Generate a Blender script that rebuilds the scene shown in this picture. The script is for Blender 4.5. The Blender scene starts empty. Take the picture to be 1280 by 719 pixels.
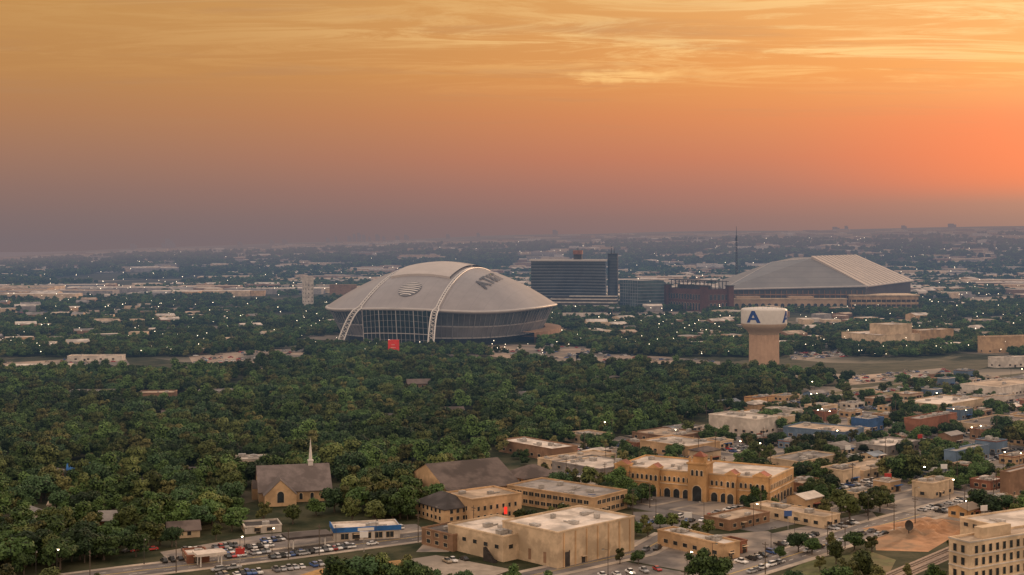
import bpy, math, random
import numpy as np
from mathutils import Vector, noise as mnoise
random.seed(7); rng=np.random.default_rng(11)
F=1700.0; H=119.0; YH=300.0
scene=bpy.context.scene; COL=scene.collection
def G(px,py):
    D=F*H/(py-YH); return ((px-640)*D/F, D)
def ZP(py,D): return H-(py-YH)*D/F
def s2l(h):
    h=h.lstrip('#'); r=[]
    for i in (0,2,4):
        c=int(h[i:i+2],16)/255; r.append(c/12.92 if c<=.04045 else ((c+.055)/1.055)**2.4)
    return tuple(r)
# ------------------------------------------------------------ terrain
HP=np.array([(-900,322),(0,320),(200,309),(460,300),(640,295),(900,289),(1280,285),(2200,285)],float)
def terr(x,y):
    r=np.hypot(x,y); px=640+F*x/np.maximum(y,1.0)
    yt=np.interp(px,HP[:,0],HP[:,1])
    zf=H-(yt-300)*14000/F
    t=np.clip((r-3000)/11000,0,1); t=t*t*(3-2*t)
    t=np.where(y<1000,0,t)
    z=zf*t
    far=np.clip((r-14000)/20000,0,1)
    z=z-far*250+np.where(y<1000,0,t)*(6*np.sin(x/700+1)+5*np.sin(x/310+y/900))
    return z
# ------------------------------------------------------------ materials
def nd(t,k,**kw):
    n=t.nodes.new(k)
    for a,b in kw.items(): setattr(n,a,b)
    return n
hz=bpy.data.node_groups.new("painted_haze","ShaderNodeTree")  # distance haze painted into every material as emission, no real air volume
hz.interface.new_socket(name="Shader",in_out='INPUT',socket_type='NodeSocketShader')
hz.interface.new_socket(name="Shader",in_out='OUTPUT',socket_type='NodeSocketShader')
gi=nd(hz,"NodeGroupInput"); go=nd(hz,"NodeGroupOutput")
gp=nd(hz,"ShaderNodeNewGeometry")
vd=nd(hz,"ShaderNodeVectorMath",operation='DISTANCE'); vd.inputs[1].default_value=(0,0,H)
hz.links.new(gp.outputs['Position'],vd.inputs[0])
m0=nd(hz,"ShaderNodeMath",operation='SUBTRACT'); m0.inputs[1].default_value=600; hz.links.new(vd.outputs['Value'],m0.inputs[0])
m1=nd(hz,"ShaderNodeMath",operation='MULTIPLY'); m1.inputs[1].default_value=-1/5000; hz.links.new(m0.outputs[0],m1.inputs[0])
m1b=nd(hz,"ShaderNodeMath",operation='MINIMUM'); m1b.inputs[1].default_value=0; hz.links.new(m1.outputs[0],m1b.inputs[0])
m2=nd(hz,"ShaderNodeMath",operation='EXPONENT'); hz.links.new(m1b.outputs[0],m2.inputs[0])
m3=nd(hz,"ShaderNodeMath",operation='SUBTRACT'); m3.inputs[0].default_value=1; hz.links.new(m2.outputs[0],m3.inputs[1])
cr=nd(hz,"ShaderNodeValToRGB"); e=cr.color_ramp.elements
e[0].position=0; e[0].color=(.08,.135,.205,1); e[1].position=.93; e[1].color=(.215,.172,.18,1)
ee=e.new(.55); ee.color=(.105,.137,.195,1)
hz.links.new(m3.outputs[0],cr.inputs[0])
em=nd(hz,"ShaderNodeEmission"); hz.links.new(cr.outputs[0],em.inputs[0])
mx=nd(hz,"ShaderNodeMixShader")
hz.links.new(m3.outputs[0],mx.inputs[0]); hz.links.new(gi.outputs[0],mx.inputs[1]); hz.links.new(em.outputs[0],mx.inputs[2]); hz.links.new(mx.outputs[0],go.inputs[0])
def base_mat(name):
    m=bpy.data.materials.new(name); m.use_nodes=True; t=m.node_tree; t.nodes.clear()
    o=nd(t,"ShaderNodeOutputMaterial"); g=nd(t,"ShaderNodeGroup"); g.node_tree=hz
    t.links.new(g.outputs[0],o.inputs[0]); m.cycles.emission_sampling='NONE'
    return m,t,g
def mixc(t,f,a,b,bt='MIX'):
    n=nd(t,"ShaderNodeMix",data_type='RGBA',blend_type=bt)
    for s,v in ((n.inputs[0],f),(n.inputs[6],a),(n.inputs[7],b)):
        if isinstance(v,(int,float)): s.default_value=v
        elif isinstance(v,tuple): s.default_value=(*v[:3],1)
        else: t.links.new(v,s)
    return n.outputs[2]
def mth(t,op,a,b=None,c=None):
    n=nd(t,"ShaderNodeMath",operation=op)
    for s,v in zip(n.inputs,(a,b,c)):
        if v is None: continue
        if isinstance(v,(int,float)): s.default_value=v
        else: t.links.new(v,s)
    return n.outputs[0]
def noi(t,vec,scale,detail=4,rough=.6):
    n=nd(t,"ShaderNodeTexNoise"); n.inputs['Scale'].default_value=scale; n.inputs['Detail'].default_value=detail; n.inputs['Roughness'].default_value=rough
    if vec is not None: t.links.new(vec,n.inputs['Vector'])
    return n.outputs['Fac']
def rng01(t,v,a,b):
    n=nd(t,"ShaderNodeMapRange"); n.inputs[1].default_value=a; n.inputs[2].default_value=b; n.interpolation_type='SMOOTHSTEP'
    t.links.new(v,n.inputs[0]); return n.outputs[0]
MC={}
def mat(name,rgb,rough=.85,var=.3,scale=.35,metal=0,spec=.3,second=None,sscale=.05,slo=.45,shi=.6):
    if name in MC: return MC[name]
    m,t,g=base_mat(name); p=nd(t,"ShaderNodeBsdfPrincipled")
    p.inputs['Roughness'].default_value=rough; p.inputs['Metallic'].default_value=metal; p.inputs['Specular IOR Level'].default_value=spec
    geo=nd(t,"ShaderNodeNewGeometry").outputs['Position']
    n1=noi(t,geo,scale,5,.65); f=rng01(t,n1,.3,.7)
    a=tuple(c*(1-var) for c in rgb); b=tuple(min(1,c*(1+var)) for c in rgb)
    c=mixc(t,f,a,b)
    if second:
        f2=rng01(t,noi(t,geo,sscale,4,.6),slo,shi); c=mixc(t,f2,c,second)
    oi=nd(t,"ShaderNodeObjectInfo"); v=mth(t,'MULTIPLY_ADD',oi.outputs['Random'],.3,.85)
    c=mixc(t,1.0,c,v,'MULTIPLY')
    t.links.new(c,p.inputs['Base Color']); t.links.new(p.outputs[0],g.inputs[0]); MC[name]=m; return m
def emat(name,rgb,s):
    m,t,g=base_mat(name); p=nd(t,"ShaderNodeEmission"); p.inputs[0].default_value=(*rgb,1); p.inputs[1].default_value=s
    t.links.new(p.outputs[0],g.inputs[0]); return m
def foliage(name,dark,light,alt):
    m,t,g=base_mat(name); p=nd(t,"ShaderNodeBsdfPrincipled"); p.inputs['Roughness'].default_value=.75; p.inputs['Specular IOR Level'].default_value=.2
    tc=nd(t,"ShaderNodeTexCoord").outputs['Object']; geo=nd(t,"ShaderNodeNewGeometry").outputs['Position']
    oi=nd(t,"ShaderNodeObjectInfo").outputs['Random']
    f=rng01(t,noi(t,tc,.5,4,.75),.38,.62); c=mixc(t,f,dark,light)
    c=mixc(t,mth(t,'MULTIPLY',rng01(t,oi,.35,1.0),.7),c,alt)
    f3=mth(t,'MULTIPLY_ADD',rng01(t,noi(t,geo,.010,3,.6),.35,.65),.65,.7); c=mixc(t,1.0,c,f3,'MULTIPLY')
    f4=mth(t,'MULTIPLY_ADD',oi,.9,.6); c=mixc(t,1.0,c,f4,'MULTIPLY')
    t.links.new(c,p.inputs['Base Color']); t.links.new(p.outputs[0],g.inputs[0]); return m
LEAF=[foliage("foliage_green",(.018,.040,.014),(.078,.125,.038),(.055,.098,.030)),
foliage("foliage_olive",(.026,.040,.013),(.11,.135,.042),(.085,.10,.032)),
foliage("foliage_dark",(.012,.030,.014),(.052,.09,.036),(.035,.066,.027)),
foliage("foliage_dry",(.034,.040,.014),(.14,.14,.05),(.115,.11,.04)),
foliage("foliage_fresh",(.022,.050,.015),(.095,.15,.044),(.07,.115,.033))]
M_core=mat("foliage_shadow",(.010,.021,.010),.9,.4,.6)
M_bark=mat("bark",(.09,.07,.055),.95,.3,2)
M_asph=mat("asphalt",(.125,.112,.108),.9,.25,.12,second=(.175,.155,.145),sscale=.03)
M_lot=mat("lot_asphalt",(.16,.14,.13),.92,.3,.1,second=(.29,.235,.19),sscale=.025)
M_conc=mat("concrete",(.34,.28,.225),.9,.2,.2,second=(.24,.20,.165),sscale=.04)
M_tanlot=mat("concrete_lot",(.28,.21,.16),.9,.35,.03,second=(.12,.105,.09),sscale=.012,slo=.42,shi=.58)
M_grass=mat("dry_grass",(.085,.09,.035),.95,.4,.15,second=(.17,.125,.065),sscale=.03)
M_dirt=mat("dirt",(.38,.20,.105),.95,.35,.1,second=(.2,.125,.075),sscale=.05)
M_white=mat("white_paint",(.66,.62,.57),.6,.08,.3)
M_rail=mat("rail_steel",(.25,.2,.17),.5,.2,1,metal=.7)
M_glass=mat("window_glass",(.025,.03,.035),.25,.4,.5,spec=.5)
M_dark=mat("dark_trim",(.04,.035,.033),.7,.3,.5)
M_black=mat("tyre_rubber",(.02,.02,.02),.9,.2,2)
M_metal=mat("galvanised_metal",(.36,.34,.32),.5,.25,.8,metal=.3)
WALL={'tan':(.50,.33,.19),'cream':(.57,.43,.29),'brick':(.25,.11,.07),'white':(.60,.53,.46),'grey':(.27,.245,.23),'brown':(.25,.15,.095),'blue':(.05,.12,.27),'bluegrey':(.13,.19,.27),'gold':(.50,.295,.135)}
WM={k:mat("wall_"+k,v,.88,.14,.25,second=tuple(c*.72 for c in v),sscale=.12) for k,v in WALL.items()}
ROOF={'white':(.52,.455,.40),'tan':(.38,.29,.215),'grey':(.22,.20,.19),'dark':(.075,.065,.065),'brown':(.115,.088,.078),'blue':(.03,.13,.36),'red':(.26,.085,.055),'bluegrey':(.20,.24,.29)}
RM={k:mat("roof_"+k,v,.85,.2,.18,second=tuple(c*.55 for c in v),sscale=.07) for k,v in ROOF.items()}
# ------------------------------------------------------------ mesh helper
class MB:
    def __init__(s): s.v=[]; s.f=[]; s.m=[]
    def face(s,pts,m=0):
        n=len(s.v); s.v+= [tuple(p) for p in pts]; s.f.append(tuple(range(n,n+len(pts)))); s.m.append(m)
    def box(s,x0,x1,y0,y1,z0,z1,m=0,mt=None):
        n=len(s.v); s.v+=[(x0,y0,z0),(x1,y0,z0),(x1,y1,z0),(x0,y1,z0),(x0,y0,z1),(x1,y0,z1),(x1,y1,z1),(x0,y1,z1)]
        for q in ((0,3,2,1),(4,5,6,7),(0,1,5,4),(1,2,6,5),(2,3,7,6),(3,0,4,7)): s.f.append(tuple(n+i for i in q)); s.m.append(m if (mt is None or q!=(4,5,6,7)) else mt)
    def tube(s,p0,p1,r0,r1=None,n=8,m=0,cap=True):
        r1=r0 if r1 is None else r1; p0=Vector(p0);p1=Vector(p1); d=(p1-p0).normalized()
        a=d.orthogonal().normalized(); b=d.cross(a); k=len(s.v)
        for p,r in ((p0,r0),(p1,r1)):
            for i in range(n):
                t=2*math.pi*i/n; s.v.append(tuple(p+a*math.cos(t)*r+b*math.sin(t)*r))
        for i in range(n):
            j=(i+1)%n; s.f.append((k+i,k+j,k+n+j,k+n+i)); s.m.append(m)
        if cap:
            s.f.append(tuple(k+n+i for i in range(n))); s.m.append(m); s.f.append(tuple(k+n-1-i for i in range(n))); s.m.append(m)
    def lathe(s,prof,n=24,m=0,ms=None):
        k=len(s.v)
        for r,z in prof:
            for i in range(n):
                t=2*math.pi*i/n; s.v.append((r*math.cos(t),r*math.sin(t),z))
        for q in range(len(prof)-1):
            for i in range(n):
                j=(i+1)%n; s.f.append((k+q*n+i,k+q*n+j,k+(q+1)*n+j,k+(q+1)*n+i)); s.m.append(ms[q] if ms else m)
        s.f.append(tuple(k+(len(prof)-1)*n+i for i in range(n))); s.m.append(ms[-1] if ms else m)
    def mesh(s,name,mats,smooth=False):
        me=bpy.data.meshes.new(name); me.from_pydata(s.v,[],s.f)
        for m in mats: me.materials.append(m)
        if len(mats)>1: me.polygons.foreach_set("material_index",s.m)
        if smooth: me.polygons.foreach_set("use_smooth",[True]*len(s.f))
        me.update(); return me
def put(name,data,loc=(0,0,0),rz=0,parent=None,label=None,cat=None,group=None,kind=None):
    o=bpy.data.objects.new(name,data); COL.objects.link(o); o.location=loc; o.rotation_euler=(0,0,rz)
    if parent: o.parent=parent
    if label: o["label"]=label
    if cat: o["category"]=cat
    if group: o["group"]=group
    if kind: o["kind"]=kind
    return o
def thing(name,label,cat,loc,rz=0,group=None):
    o=put(name,None,loc,rz,label=label,cat=cat,group=group); o.empty_display_size=.5; return o
# occupancy
OCC=[]   # cx,cy,ux,uy,hx,hy
def occ_rect(x,y,rz,x0,x1,y0,y1):
    c,s=math.cos(rz),math.sin(rz); mx_,my_=(x0+x1)/2,(y0+y1)/2
    OCC.append((x+c*mx_-s*my_, y+s*mx_+c*my_, c,s,abs(x1-x0)/2,abs(y1-y0)/2))
SEG=[]   # roads
def is_free(X,Y,r,roads=True):
    X=np.atleast_1d(X).astype(float);Y=np.atleast_1d(Y).astype(float); ok=np.ones(len(X),bool)
    for cx,cy,ux,uy,hx,hy in OCC:
        dx=X-cx;dy=Y-cy; a=np.abs(dx*ux+dy*uy)-hx; b=np.abs(-dx*uy+dy*ux)-hy
        ok&=~((a<r)&(b<r))
    if roads:
        for (x0,y0),(x1,y1),w in SEG:
            L2=(x1-x0)**2+(y1-y0)**2; t=np.clip(((X-x0)*(x1-x0)+(Y-y0)*(y1-y0))/L2,0,1)
            d=np.hypot(X-x0-t*(x1-x0),Y-y0-t*(y1-y0)); ok&=d>w/2+r*.7
    return ok
def in_poly(px,py,poly):
    px=np.asarray(px,float);py=np.asarray(py,float); ins=np.zeros(px.shape,bool); n=len(poly)
    for i in range(n):
        x1,y1=poly[i];x2,y2=poly[(i+1)%n]
        if y1==y2: continue
        c=((y1>py)!=(y2>py))&(px<(x2-x1)*(py-y1)/(y2-y1)+x1); ins^=c
    return ins
def toPx(X,Y): return 640+F*X/Y, YH+F*H/Y
# ------------------------------------------------------------ windows & buildings
WC={}
def win_mesh(w,h,kind='rect'):
    k=(round(w,2),round(h,2),kind)
    if k in WC: return WC[k]
    b=MB()
    if kind=='rect':
        b.box(-w/2,w/2,-.06,.02,0,h,0)
        for x in (-w/2-.12,w/2): b.box(x,x+.12,-.14,.02,-.12,h+.12,1)
        b.box(-w/2,w/2,-.14,.02,-.12,0,1); b.box(-w/2,w/2,-.14,.02,h,h+.12,1)
        if w>2.4: b.box(-.05,.05,-.1,-.065,0,h,1)
    else:
        n=10; r=w/2; pts=[(-r,-.06,0),(r,-.06,0)]+[(r*math.cos(math.pi*i/n),-.06,h-r+r*math.sin(math.pi*i/n)) for i in range(n+1)]
        b.face(pts,0)
        for i in range(n):
            a0=math.pi*i/n;a1=math.pi*(i+1)/n; R=r+.3
            P=lambda rr,a,y:(rr*math.cos(a),y,h-r+rr*math.sin(a))
            b.face([P(r,a0,-.2),P(R,a0,-.2),P(R,a1,-.2),P(r,a1,-.2)],1); b.face([P(r,a0,-.06),P(r,a0,-.2),P(r,a1,-.2),P(r,a1,-.06)],1)
            b.face([P(R,a0,-.2),P(R,a0,0),P(R,a1,0),P(R,a1,-.2)],1)
        for x in (-r-.3,r): b.box(x,x+.3,-.2,.0,0,h-r,1)
    WC[k]=b.mesh("window_pane",[M_glass,MC['wall_cream']]); return WC[k]
def axis(cx,cy,xl,xr,yb,mw=75,md=95):
    X,Y=G(cx,cy); a=math.radians(yb); bx,by=math.cos(a),math.sin(a)
    k=(xr-640)/F; d=(k*Y-X)/(bx-by*k)
    k=(xl-640)/F; w=(k*Y-X)/(-by-bx*k)
    if w<=0: w=mw
    if d<=0: d=md
    return X,Y,a,min(abs(d),md),min(abs(w),mw)
NB=[0]
def add_windows(P,d,w,rows,step=4,ww=1.6,wh=1.6,kind='rect',sides='xy',name="window",marg=2.5,cap=100):
    cnt=0
    for side in sides:
        L=w if side=='x' else d
        n=max(1,int((L-2*marg)/step)+1)
        for z in rows:
            for i in range(n):
                if cnt>=cap: return
                t=L/2+(i-(n-1)/2)*step
                loc=(-.005,t,z) if side=='x' else (t,-.005,z)
                put(name,win_mesh(ww,wh,kind),loc,-math.pi/2 if side=='x' else 0,P); cnt+=1
def flat_shell(P,d,w,h,wm,rm,par=.7,th=.35,units=2,fascia=None,seed=0):
    b=MB()
    b.face([(0,0,0),(d,0,0),(d,0,h),(0,0,h)]);b.face([(d,0,0),(d,w,0),(d,w,h),(d,0,h)]);b.face([(d,w,0),(0,w,0),(0,w,h),(d,w,h)]);b.face([(0,w,0),(0,0,0),(0,0,h),(0,w,h)])
    z=h-par; i=[(th,th),(d-th,th),(d-th,w-th),(th,w-th)]; o=[(0,0),(d,0),(d,w),(0,w)]
    for k in range(4):
        a,c=o[k],o[(k+1)%4]; e_,f_=i[k],i[(k+1)%4]
        b.face([(*a,h),(*c,h),(*f_,h),(*e_,h)]); b.face([(*e_,h),(*f_,h),(*f_,z),(*e_,z)])
    put("wall",b.mesh("wall",[wm]),parent=P)
    r=MB(); r.face([(th,th,z),(d-th,th,z),(d-th,w-th,z),(th,w-th,z)])
    put("roof",r.mesh("roof",[rm]),parent=P)
    c=MB()
    t=.18
    c.box(-t,d+t,-t,-.003,h-.55,h-.05);c.box(-t,-.003,0,w+t,h-.55,h-.05);c.box(d+.003,d+t,0,w+t,h-.55,h-.05)
    put("cornice",c.mesh("cornice",[fascia or wm]),parent=P)
    rr=random.Random(seed)
    for k in range(units):
        if d<7 or w<7: break
        u=MB(); s=rr.uniform(.9,2.0); hh=rr.uniform(.9,1.8)
        u.box(-s,s,-s*.7,s*.7,.15,hh); u.box(-s*.8,s*.8,-s*.5,s*.5,0,.15); u.tube((0,0,hh),(0,0,hh+.15),s*.45,n=10)
        if k%2: u.box(s,s+3.5,-.25,.25,.1,.6)
        put("roof_unit",u.mesh("roof_unit",[M_metal]),(rr.uniform(3,d-3),rr.uniform(3,w-3),z+.001),rr.choice([0,math.pi/2]) if min(d,w)>14 else 0,P)
def pitched(P,d,w,h,rise,wm,rm,ridge='x',hip=False,ov=.6):
    b=MB()
    for q in ([(0,0),(d,0)],[(d,0),(d,w)],[(d,w),(0,w)],[(0,w),(0,0)]):
        b.face([(*q[0],0),(*q[1],0),(*q[1],h),(*q[0],h)])
    if not hip:
        if ridge=='x': b.face([(0,w,h),(0,0,h),(0,w/2,h+rise)]); b.face([(d,0,h),(d,w,h),(d,w/2,h+rise)])
        else: b.face([(0,0,h),(d,0,h),(d/2,0,h+rise)]); b.face([(d,w,h),(0,w,h),(d/2,w,h+rise)])
    put("wall",b.mesh("wall",[wm]),parent=P)
    r=MB(); k=rise/(w/2 if ridge=='x' else d/2)*ov
    A,B,C,D_=(-ov,-ov,h-k+.12),(d+ov,-ov,h-k+.12),(d+ov,w+ov,h-k+.12),(-ov,w+ov,h-k+.12)
    ins=min(w/2 if ridge=='x' else d/2, (d if ridge=='x' else w)*.45) if hip else -ov
    if ridge=='x': R0,R1=(ins,w/2,h+rise+.12),(d-ins,w/2,h+rise+.12); F_=[[A,B,R1,R0],[C,D_,R0,R1]]; E=[[D_,A,R0],[B,C,R1]]
    else: R0,R1=(d/2,ins,h+rise+.12),(d/2,w-ins,h+rise+.12); F_=[[B,C,R1,R0],[D_,A,R0,R1]]; E=[[A,B,R0],[C,D_,R1]]
    for f in F_: r.face(f); 
    if hip:
        for f in E: r.face(f)
    for p,q in ((A,B),(B,C),(C,D_),(D_,A)) if hip else (((A,B),(C,D_)) if ridge=='x' else ((B,C),(D_,A))):
        r.face([(p[0],p[1],p[2]-.35),(q[0],q[1],q[2]-.35),q,p])
    put("roof",r.mesh("roof",[rm]),parent=P)
def building(cx,cy,ytop,xl,xr,yb=42,wall='tan',roof='white',label=None,rows=None,units=2,fascia=None,step=5,ww=2.2,wh=1.5,name="commercial_building",cat="building",door=True,z0=0,group=None,kindw='rect',h=None,mw=75,md=95):
    X,Y,a,d,w=axis(cx,cy,xl,xr,yb,mw,md)
    if h is None: h=ZP(ytop,Y)-z0
    P=thing(name,label or "low %s flat-roofed commercial building beside a parking lot"%wall,cat,(X,Y,z0),a,group)
    NB[0]+=1
    flat_shell(P,d,w,h,WM[wall],RM[roof],units=units,fascia=fascia,seed=NB[0])
    if rows is None: rows=[1.2] if h<6.5 else [1.2,1.2+h*.45]
    add_windows(P,d,w,rows,step,ww,wh,kindw)
    if door:
        db=MB(); db.box(-.9,.9,-.1,.02,0,2.3,0); db.box(-1.3,1.3,-1.2,-.003,2.5,2.65,1); put("door",db.mesh("door",[M_dark,WM['cream']]),(min(d-1.5,d*.3+1),-.006,0),0,P)
    occ_rect(X,Y,a,0,d,0,w)
    return P,d,w,h

# ============================================================ SETTING
def axis_s(n,lim,k): 
    t=np.linspace(-1,1,n); return np.sinh(t*k)/np.sinh(k)*lim
xs=axis_s(220,45000,5.5); ys=axis_s(220,45000,5.5)
XX,YY=np.meshgrid(xs,ys); ZZ=terr(XX,YY); n=220
v=np.stack([XX,YY,ZZ],-1).reshape(-1,3)
idx=np.arange(n*n).reshape(n,n); fc=np.stack([idx[:-1,:-1],idx[:-1,1:],idx[1:,1:],idx[1:,:-1]],-1).reshape(-1,4)
me=bpy.data.meshes.new("ground"); me.from_pydata(v.tolist(),[],fc.tolist())
m,t,g=base_mat("ground_cover"); p=nd(t,"ShaderNodeBsdfPrincipled"); p.inputs['Roughness'].default_value=.95; p.inputs['Specular IOR Level'].default_value=.1
geo=nd(t,"ShaderNodeNewGeometry").outputs['Position']
c=mixc(t,rng01(t,noi(t,geo,.06,5,.7),.35,.65),(.02,.028,.014),(.06,.058,.034))
c=mixc(t,rng01(t,noi(t,geo,.0022,5,.65),.55,.61),c,(.14,.115,.08))
vor=nd(t,"ShaderNodeTexVoronoi"); vor.inputs['Scale'].default_value=.011; t.links.new(geo,vor.inputs['Vector'])
sc=nd(t,"ShaderNodeSeparateColor"); t.links.new(vor.outputs['Color'],sc.inputs[0])
c=mixc(t,mth(t,'MULTIPLY',mth(t,'GREATER_THAN',sc.outputs[0],.86),rng01(t,noi(t,geo,.0011,3,.6),.42,.55)),c,(.26,.22,.18))
t.links.new(c,p.inputs['Base Color']); t.links.new(p.outputs[0],g.inputs[0])
me.materials.append(m); put("ground",me,kind="structure")

def sheet(name,quads,z,matl,kerb=0):
    b=MB()
    for q in quads:
        b.face([(x,y,z) for x,y in q])
        if kerb:
            for i in range(len(q)):
                a_,c_=q[i],q[(i+1)%len(q)]; b.face([(*a_,z-kerb),(*c_,z-kerb),(*c_,z),(*a_,z)])
    return put(name,b.mesh(name,[matl]),kind="structure")
def strip(pts,w):
    q=[]
    for i in range(len(pts)-1):
        a_=Vector(pts[i]);c_=Vector(pts[i+1]); d_=(c_-a_).normalized(); n_=Vector((-d_.y,d_.x))
        q.append([tuple(a_-n_*w/2),tuple(c_-n_*w/2),tuple(c_+n_*w/2),tuple(a_+n_*w/2)])
    return q
def road(pix,w,name="road",walk=True):
    pts=[G(*p_) for p_ in pix]
    def off(o):
        out=[]
        for i,p_ in enumerate(pts):
            a_=Vector(pts[max(0,i-1)]);c_=Vector(pts[min(len(pts)-1,i+1)]); d_=(c_-a_).normalized(); n_=Vector((-d_.y,d_.x)); out.append(tuple(Vector(p_)+n_*o))
        return out
    def band(o0,o1):
        A=off(o0);B=off(o1); return [[A[i],A[i+1],B[i+1],B[i]] for i in range(len(pts)-1)]
    sheet(name,band(-w/2,w/2),.03,M_asph)
    if walk:
        sheet("pavement",band(w/2,w/2+2.6)+band(-w/2-2.6,-w/2),.14,M_conc,.13)
    mk=MB()
    for i in range(len(pts)-1):
        a_=Vector(pts[i]);c_=Vector(pts[i+1]); L_=(c_-a_).length; d_=(c_-a_)/L_; n_=Vector((-d_.y,d_.x)); k=0
        while k<L_-3:
            for o in ((-w/4,w/4) if w>12 else ()):
                s_=a_+d_*k+n_*o; e_=s_+d_*3; mk.face([(*(s_-n_*.1),.045),(*(e_-n_*.1),.045),(*(e_+n_*.1),.045),(*(s_+n_*.1),.045)])
            k+=9
        for o in (-.2,.2):
            s_=a_+n_*o; e_=c_+n_*o; mk.face([(*(s_-n_*.08),.045),(*(e_-n_*.08),.045),(*(e_+n_*.08),.045),(*(s_+n_*.08),.045)],1)
        SEG.append((pts[i],pts[i+1],w+5))
    put("road_marking",mk.mesh("road_marking",[M_white,mat("yellow_paint",(.6,.4,.08),.7,.15)]),kind="structure")
    return pts
R1=road([(-120,748),(60,728),(170,714),(350,693),(545,668),(625,655)],15)
R2=road([(800,760),(905,720),(1010,688),(1100,657),(1200,630),(1330,603)],15)
R3=road([(560,742),(800,690),(840,668)],10)
yb=math.radians(42); bs=Vector((math.cos(yb),math.sin(yb))); bt=Vector((-math.sin(yb),math.cos(yb)))
TOWN=[(610,562),(760,547),(880,522),(905,505),(1010,490),(1180,476),(1500,468),(1500,690),(1280,690),(1180,640),(1000,640),(960,640),(790,640),(700,600)]
def local(s,t_): q=bs*s+bt*t_; return (q.x,q.y)

# ---------------- hero buildings
P,d,w,h=building(697,711,665,628,793,44,'cream','white',"large blank cream brick hall with parapet roof",rows=[],units=5,name="brick_hall")
for i in range(7):
    b=MB(); b.box(0,.5,-.35,-.004,0,h-.9); put("pilaster",b.mesh("pilaster",[WM['tan']]),(3+i*(d-6)/6,0,0),0,P)
b=MB(); b.box(.0,2.6,0,.25,0,h*.4); b.box(-.25,0,0,.3,0,h*.43); b.box(2.6,2.85,0,.3,0,h*.43); put("doorway",b.mesh("doorway",[M_dark]),(d*.08,-.26,0),0,P)
for i in range(3):
    b=MB(); b.box(-.08,-.003,0,1.4,0,h*.3); put("wall_panel",b.mesh("wall_panel",[WM['brown']]),(0,w*.2+i*w*.27,1),0,P)
P,d,w,h=building(629,703,670,560,690,44,'cream','white',"cream stucco annex with flat roof joined to hall",rows=[4.5],units=4,step=6)
st=MB()
for i in range(12): st.box(i*.5,i*.5+.5,0,1.4,0,(i+1)*.42)
st.box(0,6,-.08,-.004,0,1.0); put("outside_stair",st.mesh("outside_stair",[M_dark]),(-2.2,1,0),math.pi/2,P)
building(566,690,668,527,600,44,'brown','dark',"dark brown brick annex with grey roof edge",units=1)
building(905,701,680,786,925,40,'tan','white',"low tan brick commercial building with pale flat roof",rows=[1.6],units=6,mw=34)
building(926,692,676,905,934,40,'brick','dark',"small red brick end block with dark roof",rows=[1.6],units=1,mw=14)
building(1030,661,646,938,1050,42,'cream','tan',"long low cream shop row with tan roof",units=5)
building(912,664,650,880,962,42,'brown','tan',"low brown shop row with flat roof",units=2)
building(742,646,622,634,784,50,'tan','grey',"tan brick two storey office with dark window band",rows=[1.2,4.8],units=5,step=3.4,ww=2.6,wh=1.7)
P=thing("shop_sign","red lit upright sign on a dark pole","sign",(*G(632,652),0)); b=MB(); b.tube((0,0,0),(0,0,3.2),.12); put("pole",b.mesh("pole",[M_dark]),parent=P)
b=MB(); b.box(-.7,.7,-.25,.25,3.2,6.2); put("sign_panel",b.mesh("sign_panel",[emat("red_sign_light",(1,.05,.03),1.1)]),parent=P)
# Arcade office
X,Y,a,d,w=axis(962,634,770,992,61,200,200)
h=ZP(598,Y)
P=thing("arcade_office","golden-brown brick arcaded office with arches and tower","building",(X,Y,0),a); occ_rect(X,Y,a,0,d,0,w)
flat_shell(P,d,w,h,WM['gold'],RM['white'],units=14,fascia=WM['cream'],seed=5)
b=MB(); b.box(-.3,d+.3,-.3,-.006,h*.5-.2,h*.5+.2); b.box(-.3,-.006,0,w,h*.5-.2,h*.5+.2); put("string_course",b.mesh("string_course",[WM['cream']]),parent=P)
tw=w*.44
for t_ in np.arange(3,w-2,4.6):
    if abs(t_-tw)<6: continue
    put("archway",win_mesh(3.0,4.2,'arch'),(-.01,t_,.0),-math.pi/2,P)
    put("window",win_mesh(1.1,2.2,'arch'),(-.01,t_-1.1,h*.5+1),-math.pi/2,P); put("window",win_mesh(1.1,2.2,'arch'),(-.01,t_+1.1,h*.5+1),-math.pi/2,P)
for t_ in np.arange(3,d-2,4.6):
    put("archway",win_mesh(3.0,4.2,'arch'),(t_,-.01,0),0,P)
    for o_ in (-1.1,1.1): put("window",win_mesh(1.1,2.2,'arch'),(t_+o_,-.01,h*.5+1),0,P)
def pav(t0,t1,hh,dep=2.2):
    b=MB(); b.box(-dep,3.5,t0,t1,0,hh); b.box(-dep-.3,3.8,t0-.3,t1+.3,hh+.002,hh+.5)
    b.face([(-dep,t0,hh+.5),(-dep,t1,hh+.5),(-dep,(t0+t1)/2,hh+2.2)]); b.face([(3.5,t1,hh+.5),(3.5,t0,hh+.5),(3.5,(t0+t1)/2,hh+2.2)])
    b.face([(-dep,t0,hh+.5),(-dep,(t0+t1)/2,hh+2.2),(3.5,(t0+t1)/2,hh+2.2),(3.5,t0,hh+.5)],1); b.face([(-dep,(t0+t1)/2,hh+2.2),(-dep,t1,hh+.5),(3.5,t1,hh+.5),(3.5,(t0+t1)/2,hh+2.2)],1)
    put("pavilion",b.mesh("pavilion",[WM['gold'],RM['red']]),parent=P)
    put("archway",win_mesh(3.0,4.6,'arch'),(-dep-.01,(t0+t1)/2,0),-math.pi/2,P)
    for o_ in (-1.2,1.2): put("window",win_mesh(1.3,2.6,'arch'),(-dep-.01,(t0+t1)/2+o_,h*.5+1),-math.pi/2,P)
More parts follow.
